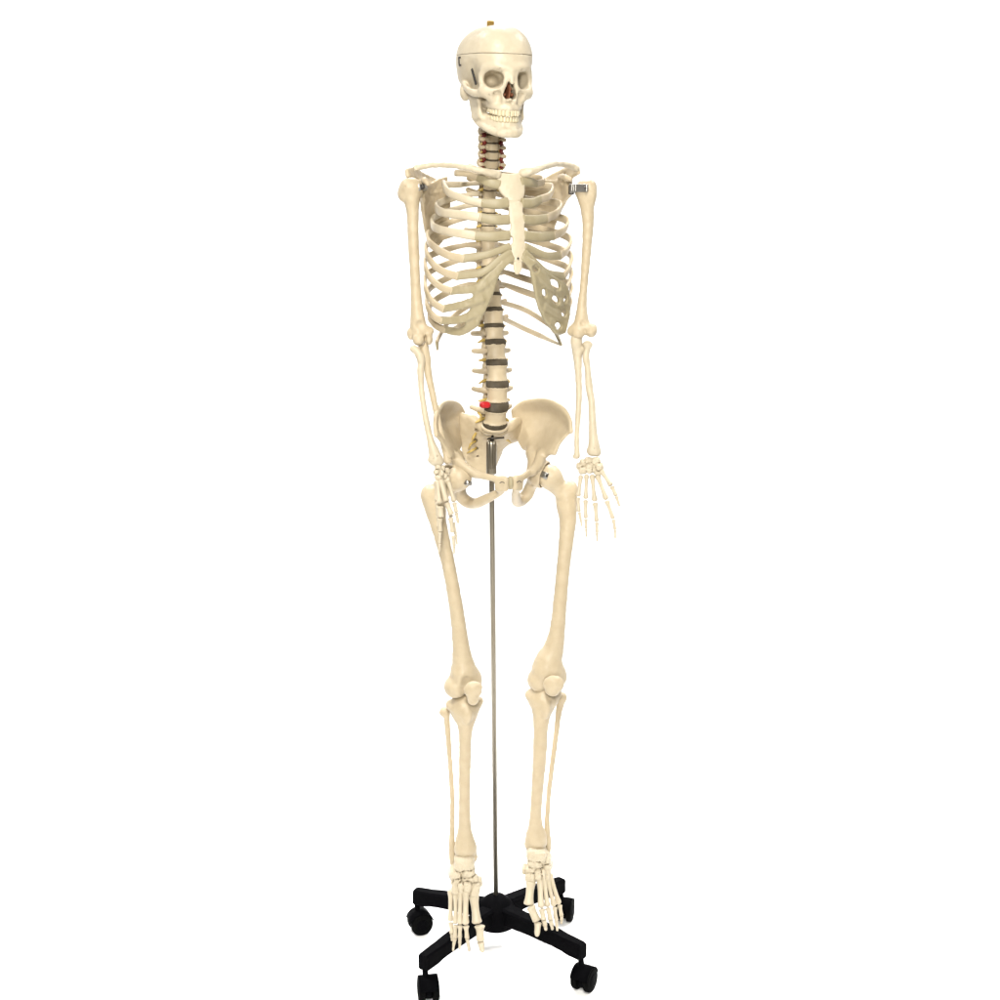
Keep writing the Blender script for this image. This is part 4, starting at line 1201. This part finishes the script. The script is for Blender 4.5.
# shins
limb('tibia', [[(464.6, 708, .058, 28), (465, 713, .061, 24), (465.6, 722, .066, 16.5), (465.3, 735, .070, 11.6), (464.9, 760, .074, 10.4), (464.6, 790, .078, 10), (464.5, 815, .080, 10.2), (464.8, 832, .080, 13), (465.3, 843.5, .079, 19), (465.5, 848, .079, 21.5)],
               [(450.5, 704.5, .056, 8), (464, 703.5, .06, 10), (478.5, 701, .052, 8)]],
     [(467, 716, .084, 5, 4, 8), (474.5, 857, .076, 3, 6, 5), (456, 706, .054, 8, 9, 5), (473, 704.5, .052, 8, 9, 5)], [(464.3, 860.5, .08, 10, 14, 6.2, .0025)], seed=95, k=.007, stout=1.7)
limb('tibia', [[(543, 698, .022, 29), (542.8, 704, .027, 23), (541.6, 715, .034, 16.4), (540.6, 730, .038, 13), (539.8, 755, .042, 12.4), (537.6, 785, .045, 10.8), (535.8, 812, .046, 10.4), (535.6, 826, .046, 13), (536, 835.5, .045, 19), (536, 840.5, .045, 20.5)],
               [(530, 694.5, .02, 8), (544, 694, .024, 10), (557, 692.5, .016, 8)]],
     [(546, 709, .050, 4.6, 4, 9), (527.8, 845, .042, 3, 6, 5), (535, 696, .018, 8, 9, 5), (552, 696, .016, 8, 9, 5)], [(536.6, 852.3, .046, 10, 14, 6.2, .0025)], seed=96, k=.007, stout=1.5)
limb('fibula', [[(445.3, 711, .040, 9), (446.8, 719, .040, 5.4), (447.6, 730, .042, 4.8), (449.2, 752, .046, 4.2), (451.4, 780, .052, 4), (452.4, 805, .058, 4), (452, 830, .062, 4.4), (452, 848, .065, 6), (452.6, 860, .066, 6.6), (453.5, 866, .066, 3.6)]],
     [(444.4, 712.5, .04, 5, 5, 4)], seed=97, h=.0012, k=.004)
limb('fibula', [[(561.5, 697, .000, 9), (560, 706, .0, 6.4), (558.3, 716, .002, 5), (556, 736, .006, 4.4), (552.6, 762, .012, 4.2), (549.2, 790, .018, 4), (547.4, 815, .024, 4.2), (547.3, 832, .027, 5.4), (547.8, 845, .029, 6.6), (548, 852, .029, 4)]],
     [(562, 698, .0, 4.8, 5, 5)], seed=98, h=.0012, k=.004)

FAT = 1.3
# feet: hanging, toes pointing down and forward
def foot(lumps, heel, bones, seed):
    f = wrist('foot', lumps, PALE, seed, 1.22)
    for pts, ks, ws in bones:
        chain(f, pts, ks, ws, PALE)
    h = limb('calcaneus', [[(heel[0][0], heel[0][1], heel[0][2], 14), (heel[1][0], heel[1][1], heel[1][2], 16), (heel[2][0], heel[2][1], heel[2][2], 15)]], seed=seed + 1, mat=PALE)
    return f
B2 = ('metatarsal', 'phalanx', 'phalanx'); B3 = ('metatarsal', 'phalanx', 'phalanx', 'phalanx')
foot([(464.5, 861.5, .086, 8.4, 10, 6.6), (468.3, 871.5, .094, 5.6, 7, 5.2), (470.0, 879, .100, 6.6, 5, 3.2), (478.5, 881.5, .096, 3, 4, 4),
      (475.2, 889.5, .107, 4, 5, 6.4), (467.2, 885.8, .108, 3.8, 5, 4.6), (461.6, 886.5, .106, 3.2, 5, 5), (456.5, 885, .100, 3.8, 6, 7), (456, 875, .090, 4.6, 8, 7)],
     [(458, 868, .07), (456, 872, .03), (457, 876, .0)],
     [([((473.6, 895.5, .111), (477, 923.5, .132)), ((479.6, 925.5, .134), (480.6, 941, .142)), ((480.8, 942, .142), (482.4, 952, .146))], B2, ((8.4, 5.8, 8.4), (9, 5.6, 6.6), (6, 4, 2.4))),
      ([((466, 890.5, .112), (465.4, 924.5, .137)), ((466, 926, .138), (467, 938, .143)), ((467.2, 939, .143), (468, 943.2, .144)), ((468.2, 944, .144), (469.3, 951, .146))], B3, ((6.6, 4, 6), (5.4, 3, 4), (3.6, 2.6, 3), (2.6, 1.9, 1.5))),
      ([((460.6, 891.5, .110), (460, 924, .134)), ((460, 925.8, .135), (459.8, 937.5, .140)), ((459.8, 938.5, .14), (459.8, 942.5, .142)), ((459.8, 943.5, .142), (459.6, 948.5, .143))], B3, ((5.2, 3.2, 5.2), (5, 2.8, 3.8), (3.4, 2.4, 3), (2.6, 1.8, 1.5))),
      ([((455.6, 891.5, .105), (455.6, 923.5, .128)), ((455.4, 925.2, .129), (455.2, 938, .135)), ((455, 939, .135), (454, 943.5, .137)), ((453.8, 944.3, .137), (453, 950.5, .139))], B3, ((5, 3, 4.8), (4.8, 2.8, 3.6), (3.4, 2.3, 2.8), (2.6, 1.8, 1.5))),
      ([((450.8, 889.5, .098), (450.4, 921, .120)), ((450.8, 922.8, .121), (451.8, 933, .127)), ((452, 934, .127), (452.2, 937, .128)), ((452.2, 937.6, .128), (452.2, 940.5, .129))], B3, ((5.4, 3.2, 4.8), (4.8, 3, 4), (3.6, 2.6, 3.2), (3, 2, 1.8)))], 101)
foot([(536.5, 853, .052, 8.2, 10, 5.8), (535, 861.5, .058, 6.2, 7, 5.2), (533, 869.5, .064, 6.6, 5, 3.4), (525.4, 869, .06, 3, 4, 4),
      (530.8, 876.8, .070, 4.8, 5, 4.6), (538.2, 874.2, .070, 3.4, 5, 4.8), (542.6, 873.4, .067, 2.8, 5, 5), (546.5, 871.5, .060, 3.2, 6, 7), (545, 862, .048, 3.6, 8, 7)],
     [(544, 856, .036), (545, 861, -.005), (545, 866, -.035)],
     [([((531, 881, .074), (528.6, 905, .094)), ((530.6, 906.5, .095), (537, 921, .105)), ((538, 922.5, .106), (537, 936, .112))], B2, ((8.6, 6, 8.6), (8.6, 6, 7), (6.4, 4.4, 3.2))),
      ([((539.8, 879, .075), (541.2, 907.5, .098)), ((541.6, 909, .099), (543.6, 919.5, .105)), ((544, 920.5, .105), (545, 925, .107)), ((545.2, 925.8, .107), (546, 930, .108))], B3, ((6, 4, 5.8), (6, 3.8, 5), (4.6, 3.4, 4), (3.4, 2.4, 2))),
      ([((543.8, 878.5, .072), (547.6, 906.5, .094)), ((548, 908, .095), (550.4, 919.5, .101)), ((550.8, 920.5, .101), (551.6, 924.5, .103)), ((551.8, 925.3, .103), (552.4, 929.5, .104))], B3, ((5, 3.2, 5.2), (5.2, 3.4, 4.4), (4.2, 3, 3.6), (3.2, 2.2, 1.8))),
      ([((547, 877.5, .067), (554, 906, .088)), ((554.4, 907.5, .089), (556.4, 920.5, .095)), ((556.6, 921.5, .095), (557, 925.5, .097)), ((557, 926.2, .097), (557.2, 930.5, .098))], B3, ((4.8, 3, 4.6), (4.6, 2.8, 3.6), (3.4, 2.4, 2.8), (2.6, 1.8, 1.5))),
      ([((549.6, 873.5, .060), (559, 904, .080)), ((559.6, 905.5, .081), (561.4, 915.5, .086)), ((561.5, 916.5, .086), (561.6, 919.5, .087)), ((561.6, 920.2, .087), (561.4, 923.6, .088))], B3, ((5, 3, 4.8), (4.4, 2.7, 3.6), (3.4, 2.4, 2.8), (2.6, 1.8, 1.5)))], 111)

# ------------------------------------------------------------------ metal fittings of the skeleton
def rod(name, a, b, r, mat, parent=None, n=16):
    return new_obj(name, *lathe_between(a, b, [(0, r * .85), (.04, r), (.96, r), (1, r * .85)], n), mat, SK if parent is None else parent)

# shoulder hinge (right of photo): flat steel tongue with a rivet
def tongue():
    a, b = P(569.5, 188, .012), P(588, 188.2, .026)
    t = b - a; Ln = np.linalg.norm(t); t /= Ln
    up = np.array([0, 0, 1.0]); n = np.cross(t, up); n /= np.linalg.norm(n); up = np.cross(n, t)
    R = [t, n, up]
    m = mpp(a)
    c = (a + b) / 2
    s = SDF(c - .03, c + .03, .0008)
    s.rbox(c, (Ln / 2, .0042, 3.9 * m), R, .0018, 0)
    for w in (-.30, -.20, -.1):
        s.rbox(c + t * (w * Ln) - n * .0046, (.0006, .001, 4 * m), R, .0003, 0, True)
        s.rbox(c + t * (w * Ln) + n * .0046, (.0006, .001, 4 * m), R, .0003, 0, True)
    o = put(s, 'shoulder_hinge', STEEL)
    q = P(585, 187.3, .033); rod('rivet', q, q + np.array([0, -.0025, 0]), .0021, DARKS, o)
    c = P(571.3, 190, .006)
    s = SDF(c - .02, c + .02, .001)
    s.rbox(c, (.0052, .006, .0085), None, .002, 0)
    put(s, 'socket_pin', DARKS)
tongue()
rod('shoulder_hinge', P(424.5, 187.5, .018), P(417.5, 187.5, .068), .0068, STEEL)
rod('socket_pin', P(422.6, 187, .058), P(421, 187, .066), .005, DARKS)
# hip pins
rod('hip_pin', P(540, 473, dL + .008), P(547.5, 476.5, dL + .024), .0064, STEEL)
rod('hip_pin', P(470, 483.5, dR + .004), P(466, 482.5, dR + .022), .0050, STEEL)
rod('rivet', P(546.3, 476, dL + .0245), P(546.6, 476.1, dL + .0268), .0022, DARKS)

# spring and latch on the temple
def coil(a, b, R, r, turns):
    t, u, w = frame_axis(b - a)
    n = turns * 8
    pts = [a + (b - a) * (i / n) + R * (math.cos(i * math.pi / 4) * u + math.sin(i * math.pi / 4) * w) for i in range(n + 1)]
    return tube(pts, r, 6, .0012)
def on_skull(px, py):
    """where the line of sight meets the skull or cap surface"""
    from mathutils.bvhtree import BVHTree
    best = None
    for o in [SKULL] + [c for c in SKULL.children if c.name.startswith('skullcap')]:
        w = np.array(WPOS[o.name])
        bv = BVHTree.FromPolygons([tuple(np.array(v.co) + w) for v in o.data.vertices], [tuple(p.vertices) for p in o.data.polygons])
        d = ray(px, py); d = d / np.linalg.norm(d)
        h = bv.ray_cast(Vector(CP), Vector(d))
        if h[0] is not None and h[1].dot(Vector(d)) > 0:
            h = (h[0], -h[1], h[2], h[3])
        if h[0] is not None and (best is None or h[3] < best[1]):
            best = (np.array(h[0]), h[3], np.array(h[1]))
    return best
ha, hb = on_skull(472.2, 68.5), on_skull(476.8, 84.5)
if ha and hb:
    new_obj('jaw_spring', *coil(ha[0] + ha[2] * .0012, hb[0] + hb[2] * .0012, .0014, .0009, 16), GUNMETAL, SKULL)
hc, hd = on_skull(460.4, 57.5), on_skull(460.8, 65.0)
if hc and hd:
    a, b = hc[0] + hc[2] * .002, hd[0] + hd[2] * .002
    out = hc[2] * .0012 - HX * 0
    new_obj('cap_hook', *join(lathe_between(a + out, b + out, [(0, .0013), (1, .0013)], 10), lathe_between(a - out * 2, a + out * 1.4, [(0, .0017), (1, .0017)], 10),
                              lathe_between(b - out * 2, b + out * 1.4, [(0, .0018), (1, .0018)], 10)), GUNMETAL, SKULL)

# ================================================================== STAND
HUB = PZ(496, 914, .075); HUB = np.array([HUB[0], HUB[1], 0.0])
CAST = [PZ(428.2, 988.5, .0235), PZ(584.0, 978.0, .0235), PZ(420, 921.5, .0235), PZ(564, 909.5, .0235)]
STEM = [PZ(424.8, 972.5, .055), PZ(580.8, 961.5, .055), PZ(416.8, 906.0, .055), PZ(560.5, 895, .055)]
def box_rings(sections):
    """sections: list of (centre, side vec, up vec, half w, half h) -> chamfered bar"""
    rings = []
    for c, sd, up, w, h in sections:
        ch = min(w, h) * .28
        pts = [(-w + ch, -h), (w - ch, -h), (w, -h + ch), (w, h - ch), (w - ch, h), (-w + ch, h), (-w, h - ch), (-w, -h + ch)]
        rings.append(np.array([c + sd * x + up * y for x, y in pts]))
    return rings_mesh(rings)
zup = np.array([0, 0, 1.0])
# hub
prof = [(0, .034), (.06, .040), (.35, .042), (.55, .040), (.72, .034), (.86, .026), (.95, .018), (1, .012)]
hub = new_obj('hub', *lathe_between(HUB + zup * .050, HUB + zup * .118, prof, 40), BLACK, ST)
for ci, c in enumerate(CAST):
    wc0 = np.array([c[0], c[1], 0.0]); cc = np.array([STEM[ci][0], STEM[ci][1], 0.0]); t = cc - HUB; Ln = np.linalg.norm(t); t /= Ln
    sd = np.cross(zup, t)
    # arm: straight bar that sinks a little and turns down over the caster
    def S(u, z, w, h):
        return (HUB + t * (u * Ln) + zup * z, sd, zup, w, h)
    secs = [S(.02, .082, .018, .018), S(.16, .0835, .0165, .0185), S(.45, .084, .0150, .0165), S(.72, .082, .0145, .0150), S(.82, .0800, .0135, .0150),
            S(.88, .0785, .0130, .0165), S(1.00, .0775, .0118, .0165), S(1.025, .0775, .0105, .0150)]
    new_obj('arm', *box_rings(secs), BLACK, ST, None, True)
    # caster
    yaw = [math.radians(a) for a in (100, 60, 20, 75)][ci]
    roll = np.array([math.cos(yaw), math.sin(yaw), 0]); axl = np.cross(zup, roll)
    off = roll * .010
    wc = wc0 + zup * .0235
    body = lathe_between(wc - axl * .0065, wc + axl * .0065, [(0, .017), (.2, .0185), (.8, .0185), (1, .017)], 28)
    hood_pts = []
    cs = new_obj('caster', *body, BLACK, ST)
    # hood: half shell over the wheels
    ang = np.linspace(math.radians(15), math.radians(165), 14)
    ring = []
    for aa in ang:
        e = roll * math.cos(aa) + zup * math.sin(aa)
        o_, i_ = wc + e * .0262, wc + e * .0242
        ring.append(np.array([o_ - axl * .0185, o_ + axl * .0185, i_ + axl * .0185, i_ - axl * .0185]))
    new_obj('hood', *rings_mesh(ring), BLACK, cs)
    for sg in (1, -1):
        w0 = wc + axl * sg * .0072
        new_obj('wheel', *lathe_between(w0, w0 + axl * sg * .0125, [(0, .020), (.06, .0228), (.18, .0235), (.75, .0235), (.92, .0222), (1, .0195)], 36), TYRE, cs)
        w1 = w0 + axl * sg * .0122
        new_obj('wheel_cap', *lathe_between(w1, w1 + axl * sg * .0012, [(0, .0125), (.6, .0122), (1, .010)], 28), BLACK, cs)
    new_obj('stem', *lathe_between((cc * .6 + wc0 * .4) + zup * .040, cc + zup * .060, [(0, .0105), (.3, .0095), (.4, .0055), (1, .0055)], 16), BLACK, cs)

# pole with its slotted chrome sleeve
pb = HUB + zup * .100
pt = P(491.3, 441, 0.0)
pole = new_obj('pole', *lathe_between(pb, pt, [(0, .0049), (.98, .0049), (1, .0042)], 28), CHROME, ST)
sa, sb = P(491.4, 474, .0), P(491.4, 440.5, .0)
sleeve = new_obj('sleeve', *lathe_between(sa, sb, [(0, .0088), (.03, .0098), (.90, .0098), (.97, .0088), (1, .0066)], 28), CHROME, ST)
def prongs():
    for dx in (-.0052, .0052):
        a = P(491.4, 470, .0095) + RT * dx * .6; b = P(491.4, 443.5, .0095) + RT * dx
        new_obj('prong', *tube([(*a, .0022), (*b, .0030), (*(b + np.array([0, .004, .004])), .0022)], .003, 10), CHROME, sleeve)
prongs()
new_obj('bolt', *lathe_between(P(492, 440.5, .001), P(493, 433, -.004), [(0, .0042), (.25, .0042), (.3, .0026), (1, .0026)], 14), DARKS, ST)
new_obj('wing_nut', *tube([P(487.5, 439, .004), P(491, 438.2, .006), P(495, 438.4, .006), P(504, 437.6, .0)], .0017, 10), DARKS, ST)
new_obj('set_screw', *lathe_between(HUB + np.array([-.004, -.026, .092]), HUB + np.array([-.004, -.0335, .089]), [(0, .0035), (1, .003)], 12), STEEL, ST)

# ================================================================== BACKDROP, LIGHT, CAMERA
def backdrop():
    prof = [(-6.5, 0.0), (1.6, 0.0)]
    R = 1.2
    for a in np.linspace(0, math.pi / 2, 14)[1:]:
        prof.append((1.6 + R * math.sin(a), R - R * math.cos(a)))
    prof.append((2.8, 4.6))
    V, Fc = [], []
    for y, z in prof:
        V += [(-4.6, y, z), (4.6, y, z)]
    for i in range(len(prof) - 1):
        Fc.append((2 * i, 2 * i + 1, 2 * i + 3, 2 * i + 2))
    m = bpy.data.materials.new('white_paper'); m.use_nodes = True
    N = m.node_tree.nodes; Lk = m.node_tree.links
    b = N['Principled BSDF']; b.inputs['Roughness'].default_value = .9; b.inputs['Specular IOR Level'].default_value = .1
    tc = N.new('ShaderNodeTexCoord'); n = N.new('ShaderNodeTexNoise'); n.inputs['Scale'].default_value = 3
    Lk.new(tc.outputs['Object'], n.inputs['Vector'])
    r = N.new('ShaderNodeValToRGB'); r.color_ramp.elements[0].color = (.90, .90, .90, 1); r.color_ramp.elements[1].color = (.92, .92, .92, 1)
    Lk.new(n.outputs['Fac'], r.inputs['Fac']); Lk.new(r.outputs['Color'], b.inputs['Base Color'])
    o = new_obj('studio_backdrop', V, Fc, m, None)
    o['kind'] = 'structure'
backdrop()

w = bpy.data.worlds.new('World'); scene.world = w; w.use_nodes = True
w.node_tree.nodes['Background'].inputs['Color'].default_value = (1, .985, .96, 1)
w.node_tree.nodes['Background'].inputs['Strength'].default_value = 0.02

def area(name, loc, target, sx, sy, power, col):
    l = bpy.data.lights.new(name, 'AREA'); l.shape = 'RECTANGLE'; l.size = sx; l.size_y = sy; l.energy = power; l.color = col
    o = bpy.data.objects.new(name, l); COL.objects.link(o); o.location = loc
    o.rotation_euler = (Vector(target) - Vector(loc)).to_track_quat('-Z', 'Y').to_euler()
    return o
area('key_lamp', (-.12, -2.72, 1.92), (0, 0, .95), .40, .28, 78, (1, .97, .905))
area('key_lamp', (-.3, -2.9, 4.1), (0, 0, .95), .6, .5, 166, (1, .97, .905))
for _x in (-3.3, 3.3):  # added pair without a known source, lifts the backdrop to plain white
    _l = area('added_backdrop_fill', (_x, 1.1, 2.2), (-_x * .15, 2.7, .85), 1.2, 1.6, 38, (1, 1, 1)); _l.data.spread = math.radians(92)
for _p in ((-1.9, 1.0, 4.0), (0, 2.3, 3.9), (1.9, 1.0, 4.0)):  # added trio, no such source known: whitens the floor and washes out shadows
    _l = area('added_floor_fill', _p, (_p[0] * .05, .15, 0), .9, .9, 11.5, (1, 1, 1)); _l.data.spread = math.radians(46)

cam = bpy.data.cameras.new('camera'); co = bpy.data.objects.new('camera', cam); COL.objects.link(co)
co.location = tuple(CP); co.rotation_euler = (math.pi / 2 - PITCH, 0, 0)
cam.sensor_width = 36; cam.lens = 36 * FPX / 1000; cam.clip_start = .05; cam.clip_end = 60
scene.camera = co
scene.render.engine = 'CYCLES'
scene.view_settings.view_transform = 'Standard'; scene.view_settings.look = 'None'
scene.view_settings.exposure = 0; scene.view_settings.gamma = 1; scene.view_settings.use_curve_mapping = False
scene.cycles.max_bounces = 8; scene.cycles.diffuse_bounces = 4
